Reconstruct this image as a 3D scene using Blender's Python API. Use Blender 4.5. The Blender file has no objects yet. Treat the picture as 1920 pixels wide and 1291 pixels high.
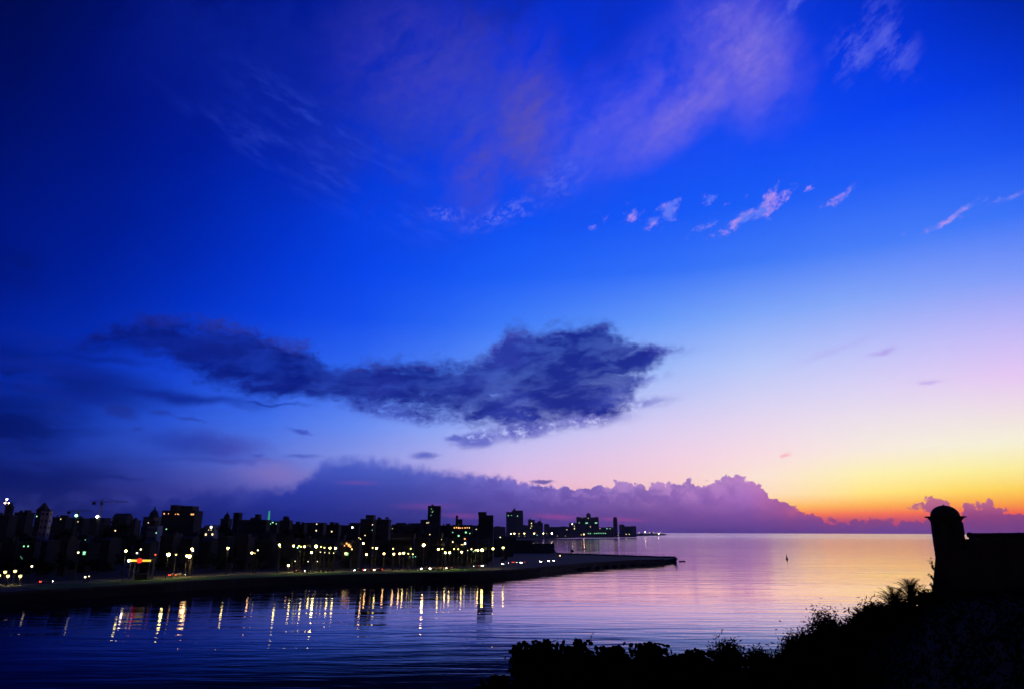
import bpy, bmesh, math, random
from mathutils import Vector, Matrix
S = bpy.context.scene
COL = S.collection
R = math.radians
# ------------------------------------------------------------------ camera
CAM_Z = 24.0
FPX, PITCH, ROLL = 1280.0, 15.36, 0.2
cd = bpy.data.cameras.new('camera'); cam = bpy.data.objects.new('camera', cd); COL.objects.link(cam)
cd.lens = 24.0; cd.sensor_width = 36.0; cd.clip_start = 0.5; cd.clip_end = 200000.0
cam.matrix_world = Matrix.Translation((0, 0, CAM_Z)) @ Matrix.Rotation(R(90 + PITCH), 4, 'X') @ Matrix.Rotation(R(ROLL), 4, 'Z')
S.camera = cam
ROT = cam.matrix_world.to_3x3()
def ray(x, y):                       # direction seen at a measured point of the 1920-wide photograph
    return (ROT @ Vector((x - 960.0, 645.5 - y, -FPX))).normalized()
def azel(x, y):
    d = ray(x, y)
    return math.degrees(math.atan2(d.x, d.y)), math.degrees(math.asin(d.z))
def lin(c):
    return tuple((v/255/12.92 if v/255 <= .04045 else ((v/255+.055)/1.055)**2.4) for v in c)
# ------------------------------------------------------------------ small node language
class T:
    def __init__(s, nt): s.nt = nt
    def n(s, kind, **kw):
        o = s.nt.nodes.new(kind)
        for k, v in kw.items(): setattr(o, k, v)
        return o
    def put(s, sock, v):
        if isinstance(v, bpy.types.NodeSocket): s.nt.links.new(v, sock)
        elif v is not None: sock.default_value = v
    def m(s, op, a, b=None, c=None, clamp=False):
        o = s.n('ShaderNodeMath', operation=op, use_clamp=clamp)
        for i, v in enumerate((a, b, c)): s.put(o.inputs[i], v)
        return o.outputs[0]
    def add(s, a, b): return s.m('ADD', a, b)
    def sub(s, a, b): return s.m('SUBTRACT', a, b)
    def mul(s, a, b): return s.m('MULTIPLY', a, b)
    def mx(s, *a):
        r = a[0]
        for v in a[1:]: r = s.m('MAXIMUM', r, v)
        return r
    def sm(s, x, a, b, lo=0.0, hi=1.0, kind='SMOOTHSTEP'):
        o = s.n('ShaderNodeMapRange', interpolation_type=kind, clamp=False)
        s.put(o.inputs['Value'], x)
        for k, v in zip(('From Min', 'From Max', 'To Min', 'To Max'), (a, b, lo, hi)): s.put(o.inputs[k], v)
        return o.outputs[0]
    def mapv(s, v, loc=(0,0,0), rot=0.0, scale=(1,1,1), kind='TEXTURE'):
        o = s.n('ShaderNodeMapping', vector_type=kind)
        s.put(o.inputs['Vector'], v); o.inputs['Location'].default_value = loc
        o.inputs['Rotation'].default_value = (0, 0, R(rot)); o.inputs['Scale'].default_value = scale
        return o.outputs[0]
    def noise(s, v, scale, detail=5.0, rough=.55, dist=0.0, lac=2.0):
        o = s.n('ShaderNodeTexNoise', noise_dimensions='2D')
        s.put(o.inputs['Vector'], v)
        for k, q in (('Scale', scale), ('Detail', detail), ('Roughness', rough), ('Distortion', dist), ('Lacunarity', lac)): s.put(o.inputs[k], q)
        return o.outputs['Fac']
    def length(s, v):
        o = s.n('ShaderNodeVectorMath', operation='LENGTH'); s.put(o.inputs[0], v); return o.outputs['Value']
    def mix(s, f, a, b):
        o = s.n('ShaderNodeMix', data_type='RGBA', blend_type='MIX', clamp_factor=True)
        s.put(o.inputs[0], f)
        for i, v in ((6, a), (7, b)): s.put(o.inputs[i], v if isinstance(v, bpy.types.NodeSocket) else (*v, 1.0))
        return o.outputs[2]
    def ramp(s, f, stops):
        o = s.n('ShaderNodeValToRGB'); cr = o.color_ramp; cr.interpolation = 'LINEAR'
        stops = sorted(stops)
        while len(cr.elements) < len(stops): cr.elements.new(.5)
        for e, (p, c) in zip(cr.elements, stops): e.position = min(1, max(0, p)); e.color = (*c, 1)
        s.put(o.inputs[0], f); return o.outputs[0]
    def curve(s, x, pts, lo, hi):                 # piecewise-linear function of x, as a float curve over [lo, hi]
        ys = [p[1] for p in pts]; y0, y1 = min(ys) - 1, max(ys) + 1
        o = s.n('ShaderNodeFloatCurve'); c = o.mapping.curves[0]
        q = [((p[0]-lo)/(hi-lo), (p[1]-y0)/(y1-y0)) for p in sorted(pts)]
        c.points[0].location = q[0]; c.points[1].location = q[-1]
        for p in q[1:-1]: c.points.new(*p)
        for p in c.points: p.handle_type = 'VECTOR'
        o.mapping.update()
        s.put(o.inputs['Value'], s.m('MINIMUM', s.m('MAXIMUM', s.sm(x, lo, hi, kind='LINEAR'), 0.0), 1.0))
        return s.sm(o.outputs[0], 0.0, 1.0, y0, y1, kind='LINEAR')

# ------------------------------------------------------------------ sky: colours by direction, clouds by direction
W = bpy.data.worlds.new('World'); S.world = W; W.use_nodes = True
W.node_tree.nodes.clear()
t = T(W.node_tree)
gen = t.n('ShaderNodeTexCoord').outputs['Generated']
sep = t.n('ShaderNodeSeparateXYZ'); t.put(sep.inputs[0], gen)
X, Y, Z = sep.outputs
AZ = t.mul(t.m('ARCTAN2', X, Y), 180/math.pi)
EL = t.m('MAXIMUM', t.mul(t.m('ARCSINE', t.m('MINIMUM', Z, 1.0)), 180/math.pi), 0.0)
cmb = t.n('ShaderNodeCombineXYZ'); t.put(cmb.inputs[0], AZ); t.put(cmb.inputs[1], EL)
P = cmb.outputs[0]
K = .0433                                      # degrees in one photo pixel

# clear sky: bearing -> colours from the horizon up
CLEAR = [
  (-180, [(0, (1, 4, 26)), (20, (0, 5, 34)), (60, (0, 8, 60))]),
  (-80, [(0, (1, 6, 36)), (20, (0, 8, 52)), (60, (0, 8, 60))]),
  (-47, [(0, (4, 14, 65)), (0.9, (6, 19, 78)), (1.4, (8, 23, 89)), (2, (10, 26, 98)), (2.9, (11, 30, 108)), (4.2, (9, 32, 124)), (6, (7, 35, 143)), (8.3, (1, 34, 153)), (10.5, (0, 30, 151)), (13, (0, 25, 141)), (17, (0, 20, 128)), (21, (0, 17, 117)), (25.5, (0, 12, 97)), (30, (0, 10, 78)), (35, (0, 8, 63)), (40, (0, 6, 50)), (46, (0, 4, 33)), (60, (0, 8, 70))]),
  (-40, [(0, (4, 14, 65)), (0.9, (5, 17, 75)), (1.4, (8, 22, 86)), (2, (9, 25, 95)), (2.9, (11, 29, 104)), (4.2, (10, 31, 118)), (6, (8, 35, 137)), (8.3, (3, 34, 149)), (10.5, (0, 32, 154)), (13, (0, 28, 148)), (17, (0, 20, 129)), (21, (0, 19, 126)), (25.5, (0, 15, 109)), (30, (0, 12, 95)), (35, (0, 11, 82)), (40, (0, 9, 73)), (46, (0, 7, 58)), (60, (0, 8, 70))]),
  (-33, [(0, (9, 19, 78)), (0.9, (12, 22, 88)), (1.4, (16, 27, 98)), (2, (21, 32, 109)), (2.9, (24, 37, 120)), (4.2, (25, 44, 139)), (6, (23, 53, 164)), (8.3, (16, 54, 178)), (10.5, (9, 49, 182)), (13, (3, 43, 178)), (17, (0, 32, 161)), (21, (0, 26, 148)), (25.5, (0, 22, 138)), (30, (0, 17, 127)), (35, (0, 16, 118)), (40, (0, 14, 104)), (46, (0, 11, 82)), (60, (0, 8, 70))]),
  (-27, [(0, (21, 29, 105)), (0.9, (28, 34, 114)), (1.4, (34, 41, 124)), (2, (42, 48, 135)), (2.9, (50, 56, 148)), (4.2, (52, 67, 168)), (6, (49, 82, 198)), (8.3, (37, 81, 212)), (10.5, (25, 71, 210)), (13, (13, 60, 206)), (17, (1, 46, 193)), (21, (0, 37, 177)), (25.5, (0, 31, 164)), (30, (0, 24, 148)), (35, (0, 20, 135)), (40, (0, 18, 122)), (46, (0, 14, 98)), (60, (0, 8, 70))]),
  (-20, [(0, (44, 46, 135)), (0.9, (53, 53, 145)), (1.4, (63, 63, 153)), (2, (73, 73, 163)), (2.9, (86, 87, 177)), (4.2, (92, 101, 196)), (6, (88, 117, 220)), (8.3, (65, 111, 234)), (10.5, (47, 97, 232)), (13, (27, 82, 229)), (17, (7, 62, 222)), (21, (2, 53, 211)), (25.5, (1, 46, 196)), (30, (1, 36, 178)), (35, (1, 29, 161)), (40, (1, 25, 146)), (46, (1, 21, 119)), (60, (0, 8, 70))]),
  (-13, [(0, (70, 60, 150)), (0.9, (88, 73, 163)), (1.4, (107, 85, 175)), (2, (122, 101, 190)), (2.9, (132, 120, 202)), (4.2, (134, 137, 218)), (6, (132, 148, 232)), (8.3, (103, 140, 243)), (10.5, (77, 123, 242)), (13, (50, 105, 241)), (17, (19, 79, 238)), (21, (7, 69, 235)), (25.5, (5, 63, 227)), (30, (4, 52, 210)), (35, (2, 41, 192)), (40, (2, 35, 170)), (46, (2, 29, 140)), (60, (0, 8, 70))]),
  (-6, [(0, (97, 70, 153)), (0.9, (137, 88, 165)), (1.4, (163, 109, 179)), (2, (178, 132, 200)), (2.9, (187, 152, 211)), (4.2, (184, 166, 227)), (6, (173, 173, 238)), (8.3, (143, 167, 246)), (10.5, (114, 151, 247)), (13, (81, 132, 247)), (17, (42, 103, 245)), (21, (19, 84, 244)), (25.5, (9, 73, 238)), (30, (7, 62, 226)), (35, (5, 50, 211)), (40, (4, 42, 193)), (46, (4, 34, 162)), (60, (0, 8, 70))]),
  (0, [(0, (119, 75, 150)), (0.9, (187, 99, 159)), (1.4, (220, 132, 172)), (2, (229, 160, 200)), (2.9, (239, 180, 211)), (4.2, (230, 188, 228)), (6, (209, 193, 241)), (8.3, (178, 188, 248)), (10.5, (146, 174, 249)), (13, (111, 157, 250)), (17, (64, 125, 250)), (21, (30, 96, 248)), (25.5, (14, 80, 244)), (30, (10, 69, 236)), (35, (7, 57, 224)), (40, (6, 48, 211)), (46, (5, 38, 179)), (60, (0, 8, 70))]),
  (6, [(0, (125, 76, 150)), (0.9, (203, 98, 148)), (1.4, (234, 132, 154)), (2, (241, 165, 183)), (2.9, (246, 186, 199)), (4.2, (241, 197, 221)), (6, (227, 200, 236)), (8.3, (201, 198, 246)), (10.5, (170, 187, 249)), (13, (136, 173, 250)), (17, (84, 140, 250)), (21, (41, 105, 249)), (25.5, (18, 84, 246)), (30, (12, 72, 239)), (35, (7, 59, 230)), (40, (6, 50, 215)), (46, (5, 40, 182)), (60, (0, 8, 70))]),
  (13, [(0, (131, 77, 155)), (0.9, (219, 97, 136)), (1.4, (253, 134, 129)), (2, (257, 180, 156)), (2.9, (257, 202, 194)), (4.2, (253, 212, 218)), (6, (244, 211, 233)), (8.3, (223, 209, 244)), (10.5, (195, 200, 248)), (13, (162, 189, 251)), (17, (106, 156, 251)), (21, (51, 113, 250)), (25.5, (22, 88, 248)), (30, (14, 75, 243)), (35, (7, 62, 235)), (40, (6, 52, 219)), (46, (5, 42, 182)), (60, (0, 8, 70))]),
  (20, [(0, (130, 78, 162)), (0.9, (220, 89, 119)), (1.4, (268, 136, 88)), (2, (269, 203, 115)), (2.9, (264, 229, 196)), (4.2, (259, 234, 217)), (6, (253, 225, 231)), (8.3, (235, 218, 241)), (10.5, (213, 211, 247)), (13, (184, 200, 251)), (17, (126, 167, 251)), (21, (62, 121, 249)), (25.5, (27, 93, 248)), (30, (16, 76, 244)), (35, (8, 62, 234)), (40, (7, 53, 219)), (46, (5, 42, 177)), (60, (0, 8, 70))]),
  (27, [(0, (133, 77, 164)), (0.9, (213, 87, 121)), (1.4, (266, 125, 89)), (2, (269, 189, 90)), (2.9, (267, 238, 137)), (4.2, (261, 247, 182)), (6, (253, 238, 227)), (8.3, (239, 227, 239)), (10.5, (221, 213, 247)), (13, (194, 199, 251)), (17, (135, 169, 250)), (21, (71, 126, 250)), (25.5, (32, 94, 248)), (30, (15, 73, 243)), (35, (7, 59, 229)), (40, (6, 50, 209)), (46, (5, 40, 166)), (60, (0, 8, 70))]),
  (33, [(0, (135, 77, 164)), (0.9, (219, 82, 108)), (1.4, (261, 112, 82)), (2, (266, 174, 75)), (2.9, (265, 226, 103)), (4.2, (260, 245, 162)), (6, (252, 244, 222)), (8.3, (241, 227, 236)), (10.5, (227, 208, 246)), (13, (199, 194, 250)), (17, (136, 164, 250)), (21, (70, 125, 250)), (25.5, (32, 92, 246)), (30, (8, 66, 241)), (35, (4, 52, 218)), (40, (2, 43, 189)), (46, (2, 33, 147)), (60, (0, 8, 70))]),
  (37, [(0, (135, 77, 164)), (0.9, (225, 79, 97)), (1.4, (259, 106, 76)), (2, (263, 165, 67)), (2.9, (263, 215, 89)), (4.2, (258, 241, 156)), (6, (252, 245, 218)), (8.3, (242, 223, 234)), (10.5, (232, 202, 246)), (13, (200, 189, 249)), (17, (132, 159, 250)), (21, (64, 120, 250)), (25.5, (29, 87, 243)), (30, (6, 60, 230)), (35, (2, 44, 197)), (40, (1, 37, 169)), (46, (1, 29, 131)), (60, (0, 8, 70))]),
  (42, [(0, (135, 77, 164)), (0.9, (230, 79, 95)), (1.4, (260, 115, 73)), (2, (264, 176, 68)), (2.9, (263, 222, 97)), (4.2, (258, 245, 174)), (6, (252, 243, 223)), (8.3, (240, 218, 237)), (10.5, (224, 197, 246)), (13, (191, 183, 249)), (17, (117, 151, 250)), (21, (54, 111, 248)), (25.5, (19, 75, 237)), (30, (3, 50, 206)), (35, (0, 33, 160)), (40, (0, 28, 136)), (46, (0, 21, 102)), (60, (0, 8, 70))]),
  (47, [(0, (135, 77, 164)), (0.9, (236, 80, 92)), (1.4, (262, 127, 70)), (2, (265, 191, 68)), (2.9, (263, 231, 107)), (4.2, (258, 251, 197)), (6, (252, 240, 229)), (8.3, (237, 210, 241)), (10.5, (212, 192, 247)), (13, (171, 175, 250)), (17, (92, 136, 250)), (21, (41, 98, 244)), (25.5, (5, 61, 231)), (30, (1, 41, 184)), (35, (0, 30, 146)), (40, (0, 23, 116)), (46, (0, 16, 78)), (60, (0, 8, 70))]),
  (62, [(0, (110, 60, 130)), (2, (240, 110, 70)), (5, (250, 215, 110)), (12, (245, 225, 225)), (25, (90, 120, 240)), (45, (0, 24, 120)), (60, (0, 8, 70))]),
  (100, [(0, (16, 18, 70)), (6, (24, 30, 90)), (20, (4, 16, 80)), (60, (0, 8, 60))]),
  (180, [(0, (1, 4, 26)), (20, (0, 5, 34)), (60, (0, 8, 60))]),
]
TE = t.m('POWER', t.mul(EL, 1/60.0), .6)
def column(stops): return t.ramp(TE, [((max(e, 0)/60.0)**.6, lin(c)) for e, c in stops])
sky = None
for i, (a, stops) in enumerate(CLEAR):
    c = column(stops)
    sky = c if sky is None else t.mix(t.sm(AZ, CLEAR[i-1][0], a, kind='LINEAR'), sky, c)

# domain warps that make cloud edges ragged
def off(v, scale, amt, detail=4, seed=0.0, sx=1.0, sy=1.0):
    o = t.n('ShaderNodeTexNoise', noise_dimensions='2D')
    t.put(o.inputs['Vector'], t.mapv(v, (seed, seed*1.7, seed), 0, (sx, sy, 1)))
    o.inputs['Scale'].default_value = scale; o.inputs['Detail'].default_value = detail; o.inputs['Roughness'].default_value = .6
    a = t.n('ShaderNodeVectorMath', operation='SUBTRACT'); t.put(a.inputs[0], o.outputs['Color']); a.inputs[1].default_value = (.5, .5, .5)
    b = t.n('ShaderNodeVectorMath', operation='MULTIPLY_ADD'); t.put(b.inputs[0], a.outputs[0]); b.inputs[1].default_value = (amt*sx, amt*sy, 0); t.put(b.inputs[2], v)
    return b.outputs[0]
PW = off(P, .22, 2.6, 4, 3.0, 1.5, 1.0)        # soft large warp for cirrus
PC = off(P, .45, 1.3, 5, 7.0, 1.5, 1.0)        # cumulus and stratus
PF = off(P, 1.1, .7, 5, 11.0, 1.4, .9)        # small scraps
def blob(v, x, y, rx, ry, rot=0.0, inner=0.0):
    a, e = azel(x, y)
    k = K/max(.5, math.cos(R(e)))
    return t.sm(t.length(t.mapv(v, (a, e, 0), rot, (rx*k, ry*K, 1))), inner, 1.0, 1.0, 0.0)
def after(v, col):                              # the same vector, but evaluated only once the layer below is done (keeps the shader small)
    o = t.n('ShaderNodeVectorMath', operation='MULTIPLY_ADD'); t.put(o.inputs[0], col); o.inputs[1].default_value = (1e-9,)*3; t.put(o.inputs[2], v)
    return o.outputs[0]
def over(col, alpha, c):
    global P, PW, PC, PF
    r = t.mix(alpha, col, lin(c) if isinstance(c, tuple) else c)
    P, PW, PC, PF = after(P, r), after(PW, r), after(PC, r), after(PF, r)
    return r

# --- high cirrus
nA = t.noise(t.mapv(PW, (5, 2, 0), 35, (1.5, 1, 1)), .12, 9, .62)
nB = t.noise(t.mapv(PW, (1, 9, 2), 36, (2.0, 1, 1)), .16, 9, .62)
nC = t.noise(t.mapv(P, (4, 4, 7), 32, (2.4, 1, 1)), .75, 8, .68)
nG = t.noise(t.mapv(P, (8, 1, 3), 20, (1.8, 1, 1)), 1.6, 8, .70)
fine = t.sm(nG, .30, .70, .72, 1.12, 'LINEAR')
dark = t.mul(t.mx(blob(P, 900, 50, 420, 200, 0), t.mul(blob(P, 640, 190, 560, 300, -15), .8)), t.sm(nA, .36, .62))
sky = over(sky, t.mul(t.mul(dark, fine), .75), (16, 38, 158))
veil = t.mul(t.mx(blob(P, 860, 250, 330, 230, 10), blob(P, 1150, 260, 330, 130, 30), blob(P, 1330, 130, 260, 200, 35)), t.sm(nA, .30, .66))
sky = over(sky, t.mul(t.mul(veil, fine), .42), (58, 84, 226))
brown = t.mul(t.mx(blob(PW, 985, 220, 110, 200, -8), blob(PW, 905, 310, 95, 150, -14), t.mul(blob(PW, 800, 120, 240, 150, 0), .5)), t.sm(nB, .24, .56))
sky = over(sky, t.mul(t.mul(brown, fine), .85), (86, 78, 180))
pink = t.mul(t.mx(blob(PW, 1390, 90, 110, 200, 35), blob(PW, 1290, 190, 220, 85, 28), t.mul(blob(PW, 1180, 200, 300, 130, 20), .5)), t.sm(nB, .26, .62))
sky = over(sky, t.mul(t.mul(pink, fine), .85), (126, 112, 222))
wisp = t.mul(t.mx(blob(P, 640, 350, 400, 60, -18), blob(P, 1060, 320, 170, 70, 30), blob(P, 1440, 190, 110, 70, 25), blob(P, 620, 250, 260, 60, -20)), t.sm(t.noise(t.mapv(P, (2, 2, 2), -16, (3.4, 1, 1)), .55, 9, .68), .44, .72))
sky = over(sky, t.mul(wisp, .28), (66, 102, 246))
right = t.mul(t.mx(blob(P, 1605, 95, 62, 66, 40), blob(P, 1672, 85, 45, 85, 25), t.mul(blob(P, 1640, 35, 60, 60, 40), .6), t.mul(blob(P, 1475, 20, 100, 40, 30), .8)), t.sm(nC, .40, .68))
sky = over(sky, t.mul(right, .62), (104, 114, 232))
low = t.mul(t.mx(blob(PF, 945, 402, 120, 30, 18), blob(PF, 840, 402, 60, 20, 0), t.mul(blob(PF, 1050, 340, 90, 50, 30), .5)), t.sm(nG, .42, .66))
sky = over(sky, t.mul(low, .6), (112, 122, 240))
# --- bright scraps of broken cirrus
nS = t.noise(t.mapv(P, (9, 3, 1), 28, (1.7, 1, 1)), 1.15, 9, .70)
nS2 = t.noise(t.mapv(P, (2, 5, 1), 20, (2.2, 1, 1)), .8, 7, .62)
scr = t.mx(blob(PF, 1390, 412, 90, 20, 24), blob(PF, 1440, 385, 75, 34, 30), blob(PF, 1475, 358, 40, 16, 30), blob(PF, 1245, 402, 60, 34, 35), t.mul(blob(PF, 1180, 408, 80, 28, 0), .62), t.mul(blob(PF, 1335, 375, 45, 30, 25), .6),
           blob(PF, 1585, 362, 52, 15, 24), blob(PF, 1795, 402, 95, 13, 20), blob(PF, 1890, 370, 52, 11, 8), t.mul(blob(PF, 1110, 425, 32, 14, 0), .7), blob(PF, 1320, 425, 42, 11, 16), t.mul(blob(PF, 1520, 355, 20, 8, 0), .7))
scr = t.sm(t.add(scr, t.mul(t.sub(nS, .5), 2.6)), .38, 1.1)
scr = t.mul(scr, t.sm(t.mx(blob(P, 1390, 400, 230, 90, 10), blob(P, 1200, 405, 160, 70, 0), blob(P, 1590, 362, 90, 40, 20), blob(P, 1810, 395, 170, 50, 18)), 0.0, .45))
sky = over(sky, t.mul(scr, .66), t.mix(t.sm(nS2, .4, .62), lin((112, 134, 248)), lin((206, 160, 232))))

# --- faint streaks in the bright sky
st = t.mx(blob(PF, 1655, 660, 36, 8, 12), t.mul(blob(PF, 1742, 717, 30, 6, 2), .8), t.mul(blob(PF, 1560, 658, 110, 9, 14), .35))
sky = over(sky, t.mul(st, .5), (160, 130, 226))
sky = over(sky, t.mul(blob(PF, 1474, 852, 17, 6, 18), .75), (250, 165, 175))

# --- middle band of dark cloud, between an upper and a lower edge
def edge(pts): return [azel(*p) for p in pts]
spc = t.n('ShaderNodeSeparateXYZ'); t.put(spc.inputs[0], PC); AZC, ELC = spc.outputs[0], spc.outputs[1]
spf = t.n('ShaderNodeSeparateXYZ'); t.put(spf.inputs[0], off(PC, 1.6, .9, 5, 5.0)); AZF, ELF = spf.outputs[0], spf.outputs[1]
top = t.curve(AZF, edge([(90, 668), (150, 640), (190, 615), (250, 600), (330, 596), (400, 602), (470, 612), (530, 636), (590, 655), (615, 690), (680, 680), (730, 672), (830, 672), (900, 668), (932, 640), (950, 618), (1000, 618), (1060, 606), (1130, 600), (1165, 622), (1195, 638), (1240, 650), (1290, 652), (1325, 658)]), -36, 16)
bot = t.curve(AZF, edge([(90, 668), (150, 660), (200, 650), (250, 662), (300, 682), (350, 702), (400, 722), (460, 738), (540, 738), (600, 746), (660, 754), (730, 768), (800, 786), (870, 792), (950, 803), (1050, 800), (1130, 790), (1175, 772), (1205, 735), (1225, 690), (1260, 668), (1325, 658)]), -36, 16)
nM = t.noise(t.mapv(PC, (3, 1, 4), 5, (3.0, 1, 1)), .62, 9, .62)
nE = t.noise(t.mapv(P, (6, 2, 1), 8, (1.5, 1, 1)), 1.25, 9, .68)
depth = t.add(t.m('MINIMUM', t.sub(top, ELF), t.mul(t.sub(ELF, bot), .8)), t.mul(blob(PC, 610, 718, 150, 55, -8), 1.3))
grain = t.sub(t.add(t.mul(t.sub(nM, .44), 2.6), t.mul(t.sub(nE, .5), 1.3)), t.mx(t.mul(blob(PC, 965, 736, 110, 11, 6), 1.3), t.mul(blob(PC, 1165, 698, 60, 12, 0), 1.6), t.mul(blob(PC, 790, 735, 90, 9, -5), .8), t.mul(blob(PC, 740, 700, 60, 9, 0), .7)))
band = t.sm(t.add(depth, grain), -.45, 1.35)
tail = t.mul(blob(PC, 190, 672, 110, 10, 0), .8)
wing = t.mul(t.mx(blob(PF, 1215, 657, 115, 18, -2), blob(PF, 1200, 712, 80, 15, 8), blob(PF, 1205, 755, 90, 17, 5)), t.sm(nE, .36, .60))
rag = t.m('MULTIPLY', t.mx(blob(PF, 895, 824, 64, 24, 6, .3), blob(PF, 855, 822, 30, 11, 0, .3), blob(PF, 985, 806, 115, 26, 8, .2), blob(PF, 1100, 785, 130, 24, 4), blob(PF, 795, 854, 40, 13, 0), blob(PF, 740, 772, 150, 24, -8)), t.sm(nE, .32, .50))
nV = t.noise(t.mapv(PC, (2, 7, 1), 7, (3.2, 1, 1)), .30, 7, .58)
cl_col = t.mix(t.sm(AZ, -34, 10), lin((3, 22, 122)), lin((20, 36, 142)))
cl_col = t.mix(t.mul(t.sm(nV, .40, .66), .48), cl_col, t.mix(t.sm(AZ, -34, 8), lin((7, 34, 148)), lin((58, 72, 184))))
cl_col = t.mix(t.mul(t.sm(t.add(t.mul(nM, .6), t.mul(nE, .4)), .36, .58, 1.0, 0.0), .20), cl_col, t.mix(t.sm(AZ, -34, 8), lin((24, 56, 176)), lin((66, 84, 196))))
crest = t.mul(t.mul(t.sm(t.sub(top, ELF), .1, 1.2, 1.0, 0.0), t.sm(nM, .40, .6)), .30)
cl_col = t.mix(t.mul(crest, t.sm(AZ, -40, -5)), cl_col, lin((96, 96, 190)))
sky = over(sky, t.mul(tail, .7), (6, 28, 132))
sky = over(sky, t.mul(wing, .6), (84, 86, 196))
sky = over(sky, t.mul(rag, .8), t.mix(t.sm(AZ, -10, 8), lin((66, 82, 190)), lin((96, 92, 196))))
sky = over(sky, t.mul(t.mul(band, t.mul(t.sm(AZ, azel(80, 668)[0]-2, azel(150, 668)[0]), t.sm(AZ, azel(1225, 660)[0], azel(1310, 660)[0], 1.0, 0.0))), t.sm(nM, .30, .62, .80, .98)), cl_col)

# --- flat layers low on the left
nL = t.noise(t.mapv(PC, (1, 3, 9), 3, (4.0, 1, 1)), .35, 7, .6)
lay = t.mul(t.mx(blob(P, 20, 695, 330, 58, -5), blob(P, 0, 800, 210, 110, 0), t.mul(blob(P, 0, 890, 300, 70, 0), .8), t.mul(blob(P, 20, 510, 70, 55, 0), .6)), t.sm(nL, .28, .58))
sky = over(sky, t.mul(lay, .9), (2, 18, 100))
strip = t.mx(blob(PC, 330, 742, 210, 17, -2), t.mul(blob(PC, 500, 755, 110, 5, 0), .8), t.mul(blob(PC, 120, 735, 160, 22, -6), .8), blob(PC, 110, 690, 190, 26, -4), t.mul(blob(PC, 90, 640, 150, 20, -3), .6))
sky = over(sky, t.mul(strip, .85), (12, 36, 146))
puff = t.mx(blob(PF, 224, 770, 40, 17, -12, .3), t.mul(blob(PF, 300, 774, 26, 8, 0), .85), t.mul(blob(PF, 355, 784, 48, 5, -5), .8), blob(PF, 562, 808, 34, 7, -10), t.mul(blob(PF, 117, 762, 30, 22, 0), .8), t.mul(blob(PF, 258, 805, 14, 6, 0), .7), t.mul(blob(PF, 565, 855, 45, 6, 2), .8), t.mul(blob(PF, 482, 853, 16, 5, 8), .8))
sky = over(sky, t.mul(puff, .8), t.mix(t.sm(AZ, -36, -14), lin((14, 40, 140)), lin((54, 72, 188))))
mauve = t.mx(t.mul(blob(PC, 385, 834, 140, 34, -3, .2), .8), t.mul(blob(PC, 420, 862, 160, 10, 0), .6))
sky = over(sky, t.mul(mauve, .9), t.mix(t.sm(AZ, -26, -15), lin((34, 54, 164)), lin((92, 78, 182))))
sky = over(sky, t.mul(blob(PF, 205, 893, 75, 6, -3), .6), (14, 32, 122))
glow = t.mul(blob(PC, 520, 888, 110, 32, 0), .55)
sky = over(sky, glow, (140, 118, 190))

# --- cloud bank along the horizon, with a heaped upper edge
PB = off(off(P, 1.3, 1.0, 3, 2.0), 4.2, .32, 4, 9.0)
vor = t.n('ShaderNodeTexVoronoi', feature='SMOOTH_F1', voronoi_dimensions='2D'); t.put(vor.inputs['Vector'], P); vor.inputs['Scale'].default_value = 1.25; vor.inputs['Smoothness'].default_value = .25
vor2 = t.n('ShaderNodeTexVoronoi', feature='SMOOTH_F1', voronoi_dimensions='2D'); t.put(vor2.inputs['Vector'], PB); vor2.inputs['Scale'].default_value = 3.1; vor2.inputs['Smoothness'].default_value = .25
spb = t.n('ShaderNodeSeparateXYZ'); t.put(spb.inputs[0], PB)
heap = t.add(t.mul(t.sub(.42, vor.outputs['Distance']), .75), t.mul(t.sub(.42, vor2.outputs['Distance']), .42))
AZB, ELB = spb.outputs[0], t.sub(spb.outputs[1], t.mul(heap, t.sm(AZ, 0, 9, .05, .75)))
topA = t.curve(AZB, edge([(-60, 935), (150, 925), (300, 917), (450, 913), (540, 912), (580, 890), (605, 862), (650, 857), (700, 856), (740, 866), (790, 873), (850, 882), (960, 894), (968, 902), (1040, 911), (1080, 915), (1110, 911)]), -40, 7)
topB = t.curve(AZB, edge([(1095, 914), (1120, 911), (1150, 909), (1158, 900), (1185, 906), (1212, 914), (1232, 903), (1248, 909), (1290, 904), (1332, 908), (1344, 899), (1362, 894), (1392, 891), (1412, 902), (1428, 918), (1450, 932), (1485, 945), (1498, 957), (1522, 967), (1550, 974), (1600, 975), (1700, 976)]), 5, 32)
soft = t.sm(AZ, -12, 7, .9, .10)
topM = t.m('MAXIMUM', t.mul(topA, t.sm(AZB, 6.2, 6.4, 1, 0)), t.mul(topB, t.sm(AZB, 6.0, 6.2)))
bank = t.sm(t.sub(topM, ELB), t.mul(soft, -.5), soft)
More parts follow.
